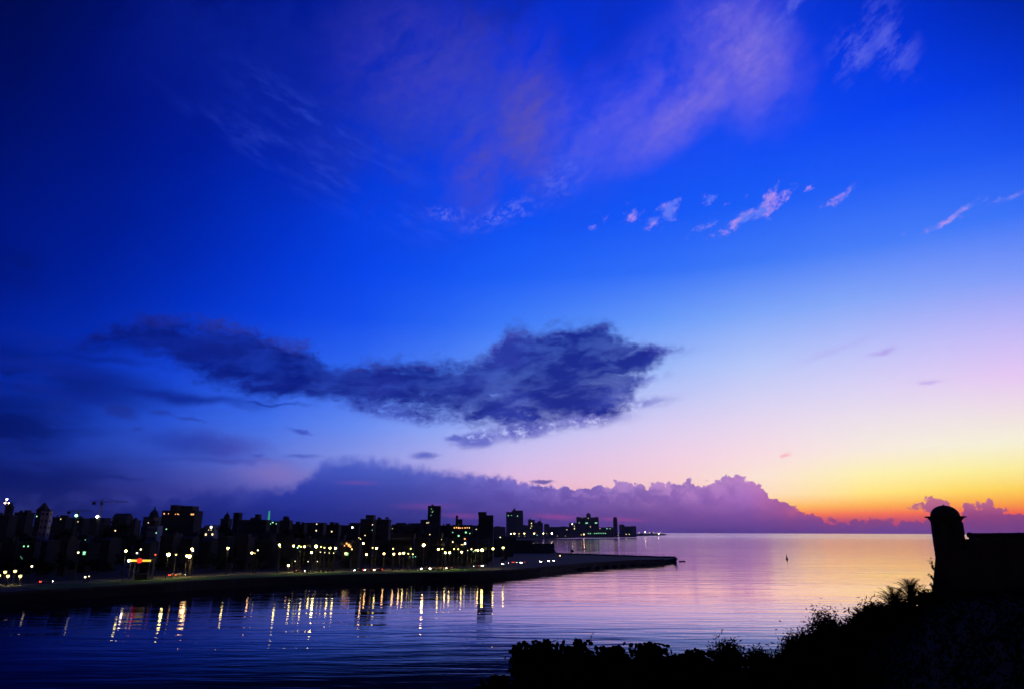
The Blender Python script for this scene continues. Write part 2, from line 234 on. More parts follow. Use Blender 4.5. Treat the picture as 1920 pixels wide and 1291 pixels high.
BK = [(-120, [(995, (3, 12, 58)), (960, (4, 18, 80)), (900, (12, 32, 116))]),
      (200, [(995, (14, 26, 100)), (960, (18, 30, 112)), (920, (40, 46, 136))]),
      (560, [(995, (22, 34, 128)), (960, (28, 44, 146)), (920, (42, 58, 166)), (870, (62, 84, 194))]),
      (760, [(995, (36, 42, 130)), (960, (52, 56, 148)), (920, (60, 70, 168)), (870, (80, 100, 204))]),
      (1000, [(995, (68, 58, 146)), (960, (86, 70, 160)), (930, (96, 82, 180)), (905, (118, 106, 204))]),
      (1200, [(995, (82, 64, 146)), (960, (116, 82, 162)), (930, (138, 100, 184)), (905, (164, 126, 202))]),
      (1400, [(995, (92, 64, 148)), (970, (132, 84, 168)), (935, (166, 106, 194)), (895, (196, 136, 206))]),
      (1560, [(995, (118, 72, 150)), (975, (150, 78, 142)), (960, (214, 96, 128))]),
      (2000, [(995, (128, 72, 146)), (975, (160, 76, 130)), (960, (200, 84, 112))])]
bkc = None
for i, (x, stops) in enumerate(BK):
    c = t.ramp(t.mul(EL, 1/8.0), [(azel(x, y)[1]/8.0, lin(c)) for y, c in stops])
    bkc = c if bkc is None else t.mix(t.sm(AZ, azel(BK[i-1][0], 960)[0], azel(x, 960)[0], kind='LINEAR'), bkc, c)
nK = t.noise(t.mapv(PB, (4, 2, 2), 0, (1.7, 1, 1)), .85, 8, .60)
tp = t.sub(topM, ELB)
lit_ = t.mul(t.mul(t.mul(t.sm(AZ, 15.5, 18.5, 1.0, 0.0), 1.0), t.mul(t.sm(tp, .05, 2.0, 1.0, .0), t.sm(nK, .42, .66))), t.sm(AZ, -12, 12, .18, .42))
bkc = t.mix(lit_, bkc, t.mix(t.sm(AZ, -8, 18), lin((104, 106, 206)), lin((226, 164, 214))))
shd = t.mul(t.sm(nK, .38, .56, .30, 0.0), t.sm(AZ, -14, 4))
bkc = t.mix(shd, bkc, t.mix(t.sm(AZ, -8, 18), lin((48, 46, 146)), lin((108, 74, 166))))
sky = over(sky, t.mul(bank, .97), bkc)
red = t.mul(t.mx(blob(P, 1045, 968, 75, 8, -3), blob(P, 1165, 973, 75, 6, -2), t.mul(blob(P, 868, 966, 60, 8, -2), .6), t.mul(blob(P, 670, 904, 60, 6, 0), .3), t.mul(blob(P, 800, 948, 90, 10, 0), .35)), t.sm(nL, .25, .5))
sky = over(sky, t.mul(red, .62), (168, 78, 164))
sky = over(sky, t.mul(blob(PF, 1018, 903.5, 30, 4.5, 0, .3), .9), (96, 84, 172))
# two mauve heaps in the orange
topC = t.curve(AZB, edge([(1672, 999), (1700, 948), (1715, 944), (1735, 938), (1755, 934), (1765, 930), (1775, 945), (1785, 957), (1798, 975), (1806, 950), (1822, 947), (1845, 946), (1862, 942), (1880, 955), (1896, 963), (1925, 966), (1960, 972)]), 27, 42)
botC = t.curve(AZB, edge([(1672, 975), (1700, 950), (1730, 958), (1785, 964), (1800, 990), (1860, 999), (1960, 999)]), 27, 42)
heap2 = t.mul(t.sm(t.sub(topC, ELB), -.08, .10), t.sm(t.sub(ELB, botC), -.2, .35))
sky = over(sky, t.mul(heap2, .9), t.ramp(t.mul(EL, 1/4.0), [(0, lin((120, 66, 140))), (.3, lin((146, 72, 140))), (.55, lin((190, 96, 150)))]))

bg = t.n('ShaderNodeBackground'); t.put(bg.inputs['Color'], sky); bg.inputs['Strength'].default_value = 1.0
wo = t.n('ShaderNodeOutputWorld'); W.node_tree.links.new(bg.outputs[0], wo.inputs['Surface'])
W.cycles.sampling_method = 'MANUAL'; W.cycles.sample_map_resolution = 256
vs = S.view_settings
S.display_settings.display_device = 'sRGB'
vs.view_transform = 'Standard'; vs.look = 'None'; vs.exposure = 0.0; vs.gamma = 1.0; vs.use_curve_mapping = False
# ================================================================== helpers for solid things
random.seed(7)
rnd = random.Random(11)
def gp(x, y, z=0.0):                 # where the ray through photo point (x, y) meets the level z
    d = ray(x, y); k = (z - CAM_Z)/d.z
    return Vector((d.x*k, d.y*k, z))
def pl(x, y, Y):                     # ... meets the upright plane at depth Y
    d = ray(x, y); k = Y/d.y
    return Vector((d.x*k, Y, CAM_Z + d.z*k))
class MB:
    def __init__(s): s.v = []; s.f = []
    def quad(s, *p): i = len(s.v); s.v += [tuple(q) for q in p]; s.f.append(tuple(range(i, i+len(p)))); return s
    def box(s, x0, x1, y0, y1, z0, z1, tx=0.0, ty=0.0):        # tx, ty: how much narrower the top is on each side
        i = len(s.v)
        s.v += [(x0,y0,z0),(x1,y0,z0),(x1,y1,z0),(x0,y1,z0),(x0+tx,y0+ty,z1),(x1-tx,y0+ty,z1),(x1-tx,y1-ty,z1),(x0+tx,y1-ty,z1)]
        s.f += [tuple(i+k for k in q) for q in ((0,3,2,1),(4,5,6,7),(0,1,5,4),(1,2,6,5),(2,3,7,6),(3,0,4,7))]
        return s
    def lathe(s, prof, n=16, c=(0,0,0), a0=0.0):
        i = len(s.v)
        for r, z in prof:
            for k in range(n):
                a = a0 + 2*math.pi*k/n; s.v.append((c[0]+r*math.cos(a), c[1]+r*math.sin(a), c[2]+z))
        for j in range(len(prof)-1):
            for k in range(n):
                a, b = i+j*n+k, i+j*n+(k+1) % n; s.f.append((a, b, b+n, a+n))
        s.f.append(tuple(i+k for k in reversed(range(n)))); s.f.append(tuple(i+(len(prof)-1)*n+k for k in range(n)))
        return s
    def tube(s, pts, rad, n=6):
        i = len(s.v); pts = [Vector(p) for p in pts]
        for j, p in enumerate(pts):
            d = (pts[min(j+1, len(pts)-1)] - pts[max(j-1, 0)]).normalized()
            u = d.cross(Vector((0.31, .2, .93))).normalized(); w = d.cross(u)
            r = rad[j] if isinstance(rad, (list, tuple)) else rad
            for k in range(n):
                a = 2*math.pi*k/n; s.v.append(tuple(p + u*r*math.cos(a) + w*r*math.sin(a)))
        for j in range(len(pts)-1):
            for k in range(n):
                a, b = i+j*n+k, i+j*n+(k+1) % n; s.f.append((a, b, b+n, a+n))
        s.f.append(tuple(i+k for k in reversed(range(n)))); s.f.append(tuple(i+(len(pts)-1)*n+k for k in range(n)))
        return s
    def ball(s, c, r, n=10, m=6, sz=1.0):
        return s.lathe([(r*math.sin(math.pi*max(.02, min(.98, j/m))), -r*sz*math.cos(math.pi*j/m)) for j in range(m+1)], n, c)
    def mesh(s, name, mat, smooth=False):
        me = bpy.data.meshes.new(name); me.from_pydata(s.v, [], s.f); me.materials.append(mat)
        if smooth: me.polygons.foreach_set('use_smooth', [True]*len(me.polygons))
        return me
    def build(s, name, mat, parent=None, smooth=False, loc=None):
        return link(name, s.mesh(name, mat, smooth), parent, loc)
def link(name, me, parent=None, loc=None):
    o = bpy.data.objects.new(name, me); COL.objects.link(o)
    if parent: o.parent = parent
    if loc is not None: o.location = loc
    return o
def tag(o, label=None, cat=None, group=None, kind=None):
    for k, v in (('label', label), ('category', cat), ('group', group), ('kind', kind)):
        if v: o[k] = v
    return o
def empty(name, loc, rz=0.0, label=None, cat=None, group=None):
    o = bpy.data.objects.new(name, None); COL.objects.link(o); o.location = loc; o.rotation_euler = (0, 0, rz); o.empty_display_size = .2
    return tag(o, label, cat, group)
KIDS = {}
def copy_tree(o, parent=None):
    c = o.copy(); COL.objects.link(c)
    if parent: c.parent = parent
    for ch in o.children: copy_tree(ch, c)
    return c
# ------------------------------------------------------------------ materials
def mat(name, c, rough=.8, var=.3, scale=.6, bump=0.0, spec=.3, c2=None, metal=0.0):
    m = bpy.data.materials.new(name); m.use_nodes = True; nt = m.node_tree; q = T(nt)
    b = nt.nodes['Principled BSDF']; b.inputs['Roughness'].default_value = rough
    b.inputs['Specular IOR Level'].default_value = spec; b.inputs['Metallic'].default_value = metal
    co = q.n('ShaderNodeTexCoord').outputs['Object']
    f = q.noise(co, scale, 5, .6)
    c2 = c2 or tuple(v*(1-var) for v in c)
    q.put(b.inputs['Base Color'], q.mix(q.sm(f, .35, .65), c2, c))
    if bump:
        bn = q.n('ShaderNodeBump'); bn.inputs['Strength'].default_value = .6; bn.inputs['Distance'].default_value = bump
        q.put(bn.inputs['Height'], q.noise(co, scale*4, 6, .65)); q.put(b.inputs['Normal'], bn.outputs[0])
    return m
def glowmat(name, c, s):
    m = bpy.data.materials.new(name); m.use_nodes = True; b = m.node_tree.nodes['Principled BSDF']
    b.inputs['Base Color'].default_value = (*[v*.5 for v in c], 1); b.inputs['Roughness'].default_value = .4
    b.inputs['Emission Color'].default_value = (*c, 1); b.inputs['Emission Strength'].default_value = s
    return m
M = {
 'stone': mat('old_stone', (.05, .042, .033), .9, .4, .7, .06),
 'stucco': mat('grey_stucco', (.036, .034, .033), .9, .35, .12),
 'tan': mat('tan_stucco', (.12, .10, .08), .9, .35, .12),
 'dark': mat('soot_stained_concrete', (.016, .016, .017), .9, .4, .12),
 'pale': mat('white_paint', (.55, .53, .51), .8, .25, .15),
 'blue': mat('pale_blue_paint', (.22, .27, .36), .8, .25, .15),
 'roof': mat('roof_felt', (.035, .033, .03), .95, .4, .3),
 'glass': mat('dark_window_glass', (.02, .022, .025), .15, .2, 1.0, 0, .5),
 'metal': mat('grey_painted_metal', (.10, .10, .10), .5, .3, 2.0, 0, .4),
 'asphalt': mat('asphalt', (.03, .03, .031), .9, .35, .4, .01),
 'paving': mat('paving', (.035, .033, .03), .9, .3, .5),
 'earth': mat('city_ground', (.014, .013, .011), .95, .4, .05),
 'lawn': mat('mown_grass', (.045, .14, .012), .95, .35, .08, .03, .1),
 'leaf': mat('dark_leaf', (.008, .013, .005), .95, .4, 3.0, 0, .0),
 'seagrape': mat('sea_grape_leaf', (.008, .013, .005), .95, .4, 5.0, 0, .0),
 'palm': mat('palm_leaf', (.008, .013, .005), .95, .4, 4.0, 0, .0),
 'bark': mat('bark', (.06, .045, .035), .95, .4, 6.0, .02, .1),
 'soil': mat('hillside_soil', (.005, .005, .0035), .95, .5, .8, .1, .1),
 'iron': mat('cast_iron', (.012, .012, .012), .6, .3, 4.0, .005, .4),
 'rubber': mat('tyre_rubber', (.02, .02, .02), .9, .2, 5.0),
 'cloth': mat('dark_clothing', (.06, .06, .08), .9, .3, 8.0, 0, .1),
}
GL = {
 'yellow': glowmat('lamp_yellow', (1.0, .86, .30), 60.0), 'white': glowmat('lamp_white', (1.0, .93, .72), 40.0),
 'orange': glowmat('lamp_orange', (1.0, .62, .26), 45.0), 'green': glowmat('lamp_green', (.28, 1.0, .36), 14.0),
 'teal': glowmat('lamp_teal', (.35, 1.0, .75), 10.0), 'red': glowmat('lamp_red', (1.0, .10, .05), 7.0),
 'window': glowmat('lit_window_warm', (1.0, .76, .34), 2.6), 'window_green': glowmat('lit_window_green', (.35, 1.0, .5), 1.6),
 'window_orange': glowmat('lit_window_orange', (1.0, .40, .12), 2.2), 'window_white': glowmat('lit_window_white', (1.0, .96, .78), 4.5),
 'fascia': glowmat('lit_yellow_panel', (1.0, .74, .08), 1.15), 'redsign': glowmat('lit_red_panel', (1.0, .04, .02), 1.2),
 'neon': glowmat('green_neon', (.05, .55, .30), .55), 'head': glowmat('headlight', (1.0, .92, .78), 40.0), 'tail': glowmat('tail_light', (1.0, .05, .03), 12.0),
 'hot': glowmat('far_lamp_yellow', (1.0, .82, .36), 36.0),
}
# ================================================================== sea and land
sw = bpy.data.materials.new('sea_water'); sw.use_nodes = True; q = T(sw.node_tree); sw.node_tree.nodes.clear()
tc = q.n('ShaderNodeTexCoord'); co = tc.outputs['Object']
def waves(sx, sy, rot, seed, det=3, rough=.5): return q.noise(q.mapv(co, (seed, seed*2, 0), rot, (sx, sy, 1)), 1.0, det, rough, .3)
wind = q.sm(q.noise(q.mapv(co, (40, 9, 0), 4, (260, 60, 1)), 1.0, 4, .55), .35, .65, .5, 1.25)
h = q.add(q.add(q.mul(waves(46, 8.5, 3, 11), 1.0), q.mul(waves(16, 3.0, -4, 5), .34)), q.mul(waves(4.0, 1.1, 6, 3, 2), .06))
h = q.mul(h, wind)
bn = q.n('ShaderNodeBump'); bn.inputs['Strength'].default_value = 1.0; bn.inputs['Distance'].default_value = .13
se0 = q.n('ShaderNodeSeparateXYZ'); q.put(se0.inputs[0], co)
q.put(bn.inputs['Height'], q.mul(h, q.sm(se0.outputs[0], -260, 60, .5, 1.0)))      # sheltered water in the channel
se = q.n('ShaderNodeSeparateXYZ'); q.put(se.inputs[0], co)
# breeze on the open sea far out: the surface is rougher there, in long bands
far = q.mul(q.sm(se.outputs[1], 1100, 5000, 0.0, 1.0), q.sm(q.noise(q.mapv(co, (3, 8, 0), 5, (3200, 700, 1)), 1.0, 4, .6), .32, .62, .15, 1.0))
lw = q.n('ShaderNodeLayerWeight'); lw.inputs['Blend'].default_value = .5; q.put(lw.inputs['Normal'], bn.outputs[0])
cosv = q.sub(1.0, lw.outputs['Facing'])
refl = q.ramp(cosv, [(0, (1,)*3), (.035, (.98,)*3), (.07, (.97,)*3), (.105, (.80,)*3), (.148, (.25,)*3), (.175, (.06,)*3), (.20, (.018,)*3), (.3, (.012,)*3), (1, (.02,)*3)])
gl = q.n('ShaderNodeBsdfGlossy'); q.put(gl.inputs['Color'], q.ramp(cosv, [(0, (1, .96, .96)), (.05, (1, .89, .82)), (.08, (1.06, .79, .80)), (.14, (.36, .60, 1.2)), (.2, (.35, .5, .95)), (1, (.3, .5, 1))])); q.put(gl.inputs['Roughness'], q.add(q.mul(far, .06), q.sm(se0.outputs[0], -60, 300, .028, .10))); q.put(gl.inputs['Normal'], bn.outputs[0])
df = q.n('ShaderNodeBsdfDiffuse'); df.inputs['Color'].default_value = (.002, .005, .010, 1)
# mirrored sky light dimmed in the mix up the channel, darkening the water
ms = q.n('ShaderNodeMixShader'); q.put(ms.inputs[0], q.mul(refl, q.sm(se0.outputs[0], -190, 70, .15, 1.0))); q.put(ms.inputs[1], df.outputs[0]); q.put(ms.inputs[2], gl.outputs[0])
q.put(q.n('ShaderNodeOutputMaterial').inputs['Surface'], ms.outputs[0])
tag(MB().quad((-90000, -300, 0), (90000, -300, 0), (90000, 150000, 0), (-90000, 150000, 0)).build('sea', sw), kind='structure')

LAND = 3.0
SHORE_PX = [(-420, 1152), (-150, 1141), (0, 1132), (100, 1125.5), (200, 1118), (300, 1110.5), (430, 1100), (520, 1096), (620, 1092.4), (720, 1089), (800, 1087), (880, 1085), (950, 1081), (1000, 1076), (1050, 1070), (1100, 1065), (1150, 1061), (1200, 1058), (1245, 1056), (1263, 1053.5)]
SHORE = [gp(x, y) for x, y in SHORE_PX]
TIP = [gp(1268.5, 1048, LAND), gp(1267, 1045, LAND)]
BACK = [gp(1180, 1042, LAND), gp(1100, 1039.5, LAND), gp(1045, 1037, LAND)]
FAR = [gp(x, y) for x, y in ((1040, 1033), (1000, 1021), (986, 1015), (988, 1011.5), (1010, 1009.4), (1050, 1008.2), (1100, 1006.8), (1150, 1005.6), (1200, 1004.2), (1236, 1003), (1252, 1001.9), (1244, 999.6))]
rim = [Vector((p.x, p.y, 0)) for p in SHORE + TIP + BACK + FAR] + [Vector((1500, 26000, 0)), Vector((-26000, 26000, 0)), Vector((-9000, 900, 0)), Vector((-700, 150, 0))]
def slab(name, ring, z0, z1, m):
    from mathutils.geometry import tessellate_polygon
    n = len(ring); v = [(p.x, p.y, z1) for p in ring] + [(p.x, p.y, z0) for p in ring]
    f = [tuple(t_) for t_ in tessellate_polygon([[Vector((p.x, p.y, 0)) for p in ring]])]
    f = [t_ if (ring[t_[1]]-ring[t_[0]]).cross(ring[t_[2]]-ring[t_[0]]).z > 0 else t_[::-1] for t_ in f]
    f += [(i, (i+1) % n, n+(i+1) % n, n+i) for i in range(n)]
    me = bpy.data.meshes.new(name); me.from_pydata(v, [], f); me.materials.append(m)
    return link(name, me)
tag(slab('city_ground', rim, -2.0, LAND, M['earth']), kind='structure')
def shoreY(x):                        # depth of the waterline under a photo column
    for (a, ya), (b_, yb) in zip(SHORE_PX, SHORE_PX[1:]):
        if a <= x <= b_: return gp(x, ya + (yb-ya)*(x-a)/(b_-a)).y
    return SHORE[0].y if x < SHORE_PX[0][0] else SHORE[-1].y
def offset_line(pts, d):
    out = []
    for i, p in enumerate(pts):
        t_ = (pts[min(i+1, len(pts)-1)] - pts[max(i-1, 0)]); t_.z = 0; t_.normalize()
        out.append(Vector((p.x - t_.y*d, p.y + t_.x*d, 0)))
    return out
def resample(pts, step):
    out = [pts[0]]
    for a, b_ in zip(pts, pts[1:]):
        k = max(1, int((b_-a).length/step))
        out += [a.lerp(b_, (i+1)/k) for i in range(k)]
    return out
COAST = resample([Vector((p.x, p.y, 0)) for p in SHORE[:-1]], 12)
for _ in range(3): COAST = [COAST[0]] + [(COAST[i-1] + COAST[i]*2 + COAST[i+1])/4 for i in range(1, len(COAST)-1)] + [COAST[-1]]
def strip(name, d0, d1, z, m, i0=0, i1=None, thick=0.0):
    A, B = offset_line(COAST, d0)[i0:i1], offset_line(COAST, d1)[i0:i1]
    mb = MB()
    for j in range(len(A)-1):
        mb.quad((A[j].x, A[j].y, z), (A[j+1].x, A[j+1].y, z), (B[j+1].x, B[j+1].y, z), (B[j].x, B[j].y, z))
        if thick:
            for Q in (A, B): mb.quad((Q[j].x, Q[j].y, z-thick), (Q[j+1].x, Q[j+1].y, z-thick), (Q[j+1].x, Q[j+1].y, z), (Q[j].x, Q[j].y, z))
    return mb.build(name, m)
NC = len(COAST)
def ci(xpx):                          # index of the coast point under a photo column
    X = gp(xpx, 1090).x; Y = shoreY(xpx); X = pl(xpx, 1090, Y).x
    return min(range(NC), key=lambda i: abs(COAST[i].x - X))
tag(strip('promenade', .7, 6.0, LAND+.004, M['paving']), kind='structure')
tag(strip('lawn', 6.15, 34.0, LAND+.10, M['lawn'], ci(150), ci(985), .1), kind='structure')
tag(strip('road', 36.0, 50.0, LAND+.008, M['asphalt'], 0, ci(1080)), kind='structure')
tag(strip('pavement', 50.15, 54.0, LAND+.13, M['paving'], 0, ci(1080), .13), kind='structure')
mk = MB()
A, B = offset_line(COAST, 42.9), offset_line(COAST, 43.1)
for j in range(0, ci(1080)-1, 2): mk.quad((A[j].x, A[j].y, LAND+.014), (A[j+1].x, A[j+1].y, LAND+.014), (B[j+1].x, B[j+1].y, LAND+.014), (B[j].x, B[j].y, LAND+.014))
tag(mk.build('road_markings', M['pale']), kind='structure')
# sea wall along the channel
wl = MB(); A = offset_line(COAST, -.25); B = offset_line(COAST, .55)
for j in range(NC-1):
    for (P0, P1, z0, z1) in ((A, A, -1.5, LAND+.8), (B, B, LAND-.3, LAND+.8)):
        wl.quad((P0[j].x, P0[j].y, z0), (P0[j+1].x, P0[j+1].y, z0), (P1[j+1].x, P1[j+1].y, z1), (P1[j].x, P1[j].y, z1))
    wl.quad((A[j].x, A[j].y, LAND+.8), (A[j+1].x, A[j+1].y, LAND+.8), (B[j+1].x, B[j+1].y, LAND+.8), (B[j].x, B[j].y, LAND+.8))
tag(wl.build('sea_wall', M['stone']), 'long dark stone sea wall along the near edge of the lit waterfront', 'wall')
# parapet on the point
pw = MB(); PT = resample([Vector((p.x, p.y, 0)) for p in [SHORE[-1]] + TIP + BACK], 6)
A = offset_line(PT, .1); B = offset_line(PT, .9)
for j in range(len(PT)-1):
    z1 = LAND + 1.1 + .12*math.sin(j*1.7)
    pw.quad((A[j].x, A[j].y, -1.5), (A[j+1].x, A[j+1].y, -1.5), (A[j+1].x, A[j+1].y, z1), (A[j].x, A[j].y, z1))
    pw.quad((B[j].x, B[j].y, LAND-.2), (B[j+1].x, B[j+1].y, LAND-.2), (B[j+1].x, B[j+1].y, z1), (B[j].x, B[j].y, z1))
    pw.quad((A[j].x, A[j].y, z1), (A[j+1].x, A[j+1].y, z1), (B[j+1].x, B[j+1].y, z1), (B[j].x, B[j].y, z1))
tag(pw.build('parapet_wall', M['stone']), 'low dark parapet round the tip of the long jetty-like point', 'wall')
# boulders under the wall of the point
ROCK = []
for k in range(3):
    mb = MB(); mb.ball((0, 0, 0), 1.0, 7, 5, .7); r2 = random.Random(k)
    mb.v = [tuple(c*(.75 + .5*r2.random()) for c in v) for v in mb.v]; ROCK.append(mb.mesh('boulder', M['stone']))
rk = ['squat', 'jagged', 'rounded']
base_i = ci(1090)
for k in range(26):
    p = offset_line(COAST, -1.2 - 1.2*rnd.random())[min(NC-2, base_i + int((NC-2-base_i)*k/25))]
    o = link('boulder', ROCK[k % 3], None, (p.x, p.y, .35)); s = 1.0 + .9*rnd.random(); o.scale = (s*1.3, s, s*.8); o.rotation_euler = (0, 0, rnd.random()*6)
    tag(o, 'dark boulder among the rocks at the foot of the point', 'boulder', 'boulders along the point')

# ================================================================== buildings
WIN = {}
def win_mesh(kind):
    if kind not in WIN:
        m = GL[kind] if kind in GL else M['glass']
        WIN[kind] = MB().box(-.5, .5, -.06, .0, -.5, .5).mesh('window', m)
    return WIN[kind]
BLD = []
def bld(name, cat, label, xl, xr, yt, Y, wall='stucco', depth=None, roof='flat', nx=None, nz=None, group='city buildings', anchor=None, side=False, litw=(), steps=()):
    right = xl < 960
    dep = depth or 12.0
    X0 = pl(xl, 990, Y).x if right else pl(xl, 990, Y+dep).x
    X1 = pl(xr, 990, Y+dep).x if right and pl(xr, 990, Y).x < 0 else pl(xr, 990, Y).x
    if X1 - X0 < 2.5:
        dep = 4.0; X1 = pl(xr, 990, Y+(dep if right and X0 < 0 else 0)).x
    w = max(2.5, X1 - X0); xc = X0 + w/2; ztop = pl((xl+xr)/2, yt, Y).z
    H = max(5.0, ztop - LAND)
    root = empty(name, (xc, Y, LAND), 0, label, cat, group)
    root['_'] = 0; del root['_']
    mb = MB().box(-w/2, w/2, 0, dep, -.5, H)
    fl = max(1, int(H/3.6))
    if Y < 1300:
        for k in range(1, fl+1):
            z = H*k/fl
            mb.box(-w/2-.18, w/2+.18, -.18, dep+.18, z-.32, z-.02)
    mb.build('wall', M[wall], root)
    rf = MB()
    if roof == 'flat':
        rf.box(-w/2-.25, w/2+.25, -.25, dep+.25, H+.003, H+.7)
        pw_ = w*(.25+.2*rnd.random()); px_ = (rnd.random()-.5)*(w-pw_)*.8
        rf.box(px_-pw_/2, px_+pw_/2, dep*.3, dep*.75, H+.7, H+2.6)
        for _ in range(2):
            tx_ = (rnd.random()-.5)*w*.8; rf.lathe([(.7, 0), (.75, .1), (.75, 1.4), (.3, 1.6)], 8, (tx_, dep*.25, H+.7))
    elif roof == 'plain':
        rf.box(-w/2-.15, w/2+.15, -.15, dep+.15, H+.003, H+.5)
    elif roof == 'gable':
        i = len(rf.v); g = w*.28
        rf.v += [(-w/2-.4, -.4, H+.003), (w/2+.4, -.4, H+.003), (w/2+.4, dep+.4, H+.003), (-w/2-.4, dep+.4, H+.003), (-w/2-.4, dep/2, H+g), (w/2+.4, dep/2, H+g)]
        rf.f += [tuple(i+k for k in f) for f in ((0, 1, 5, 4), (2, 3, 4, 5), (1, 2, 5), (3, 0, 4), (0, 3, 2, 1))]
    elif roof == 'pyramid':
        rf.box(-w/2-.5, w/2+.5, -.5, dep+.5, H+.003, H+.8); rf.box(-w/2, w/2, 0, dep, H+.8, H+.8+w*.9, w/2-.15, dep/2-.15)
    elif roof == 'dome':
        rf.box(-w/2-.3, w/2+.3, -.3, dep+.3, H+.003, H+.8)
        r_ = min(w, dep*2)*.36
        rf.lathe([(r_*1.1, 0), (r_*1.1, r_*.5), (r_, r_*.55), (r_*.97, r_*.9), (r_*.8, r_*1.3), (r_*.5, r_*1.62), (r_*.22, r_*1.75), (r_*.2, r_*2.15), (r_*.1, r_*2.3), (.05, r_*3.0)], 16, (0, dep/2, H+.8))
    for (a, b_, zz, d0, d1) in steps:            # stepped upper storeys, as shares of the width
        rf.box(-w/2+w*a, -w/2+w*b_, dep*d0, dep*d1, H+.7, H+zz)
    rf.build('roof', M['roof' if wall != 'pale' else 'stucco'], root)
    # dark windows in a grid on the face towards the channel (and on the sunset side where it shows)
    nx = nx if nx is not None else max(2, min(6, int(w/3.5))); nz = nz if nz is not None else max(1, min(5, fl))
    lit = {}
    for (lx, ly, kind, sz) in litw: lit[(lx, ly)] = (kind, sz)
    ww, wh = min(1.7, w/max(nx, 1)*.5), min(1.9, H/max(nz, 1)*.5)
    for i in range(nx):
        for j in range(nz):
            o = link('window', win_mesh('glass'), root, (-w/2 + w*(i+.5)/nx, -.003, H*(j+.55)/nz)); o.scale = (ww, 1, wh)
    if side:
        ny = max(1, int(dep/3.5))
        for i in range(ny):
            for j in range(nz):
                o = link('window', win_mesh('glass'), root, (w/2+.003, dep*(i+.5)/ny, H*(j+.55)/nz)); o.scale = (ww, 1, wh); o.rotation_euler = (0, 0, math.pi/2)
    rec = dict(root=root, xl=xl, xr=xr, yt=yt, Y=Y, w=w, dep=dep, H=H, anchor=anchor, xc=xc, name=name)
    BLD.append(rec); return rec
def lit_at(x, y, kind, size=1.0):                # a lit window on whichever building is seen first at a photo point
    best = None
    for r in BLD:
        p = pl(x, y, r['Y'])
        if abs(p.x - r['xc']) < r['w']/2 - .2 and LAND + .8 < p.z < LAND + r['H'] - .3 and (best is None or r['Y'] < best[0]['Y']): best = (r, p)
    if best is None: return False
    r, p = best; k = r['Y']/450.0
    o = link('window', win_mesh(kind), r['root'], (p.x - r['xc'], -.07, p.z - LAND)); s = size*max(1.0, min(3.2, k**.7)); o.scale = (s, 1, s*1.15)
    o['label'] = 'lit window'
    return True
L = 'dark'
# far left to right: everything that stands out against the sky or is lit
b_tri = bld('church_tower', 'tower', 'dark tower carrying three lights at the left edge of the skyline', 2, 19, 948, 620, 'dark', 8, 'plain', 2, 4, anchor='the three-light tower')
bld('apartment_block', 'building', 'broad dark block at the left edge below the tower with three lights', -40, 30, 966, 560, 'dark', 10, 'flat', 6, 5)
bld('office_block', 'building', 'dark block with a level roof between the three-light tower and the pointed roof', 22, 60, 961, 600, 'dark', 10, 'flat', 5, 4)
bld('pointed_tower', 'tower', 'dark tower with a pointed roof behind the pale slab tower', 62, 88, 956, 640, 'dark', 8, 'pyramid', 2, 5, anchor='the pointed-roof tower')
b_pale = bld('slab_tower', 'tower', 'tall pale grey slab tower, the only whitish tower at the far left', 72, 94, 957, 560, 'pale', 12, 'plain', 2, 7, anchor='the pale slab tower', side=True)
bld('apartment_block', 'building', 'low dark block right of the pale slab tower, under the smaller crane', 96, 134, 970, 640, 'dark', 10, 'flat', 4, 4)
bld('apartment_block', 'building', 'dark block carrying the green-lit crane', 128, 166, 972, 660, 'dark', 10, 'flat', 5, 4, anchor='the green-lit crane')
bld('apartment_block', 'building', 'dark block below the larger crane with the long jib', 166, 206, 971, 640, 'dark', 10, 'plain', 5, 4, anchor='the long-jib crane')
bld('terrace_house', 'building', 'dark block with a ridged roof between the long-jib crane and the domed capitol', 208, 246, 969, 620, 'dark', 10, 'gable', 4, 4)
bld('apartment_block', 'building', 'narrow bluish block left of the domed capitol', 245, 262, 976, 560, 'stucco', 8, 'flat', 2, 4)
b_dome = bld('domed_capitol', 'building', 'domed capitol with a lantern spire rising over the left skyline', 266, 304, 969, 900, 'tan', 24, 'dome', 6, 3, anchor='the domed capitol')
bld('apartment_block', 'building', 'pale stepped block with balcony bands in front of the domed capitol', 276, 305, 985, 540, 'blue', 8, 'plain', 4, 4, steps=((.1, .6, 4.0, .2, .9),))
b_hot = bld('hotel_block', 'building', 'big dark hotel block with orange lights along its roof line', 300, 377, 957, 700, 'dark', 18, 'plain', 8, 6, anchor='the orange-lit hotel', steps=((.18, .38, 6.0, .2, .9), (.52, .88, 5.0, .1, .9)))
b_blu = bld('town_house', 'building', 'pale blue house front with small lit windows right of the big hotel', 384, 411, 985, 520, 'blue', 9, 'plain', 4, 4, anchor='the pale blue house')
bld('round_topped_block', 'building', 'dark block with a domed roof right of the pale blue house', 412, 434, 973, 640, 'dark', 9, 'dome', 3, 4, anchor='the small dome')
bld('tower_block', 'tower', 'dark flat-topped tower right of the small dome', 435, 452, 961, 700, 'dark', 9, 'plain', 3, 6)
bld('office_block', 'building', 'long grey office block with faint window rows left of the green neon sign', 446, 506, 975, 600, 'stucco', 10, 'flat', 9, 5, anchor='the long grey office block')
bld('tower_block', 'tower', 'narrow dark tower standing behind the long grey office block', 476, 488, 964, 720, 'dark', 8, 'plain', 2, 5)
b_neo = bld('sign_block', 'building', 'dark block carrying a tall green neon sign on its roof', 503, 524, 977, 640, 'dark', 8, 'plain', 3, 4, anchor='the green neon sign')
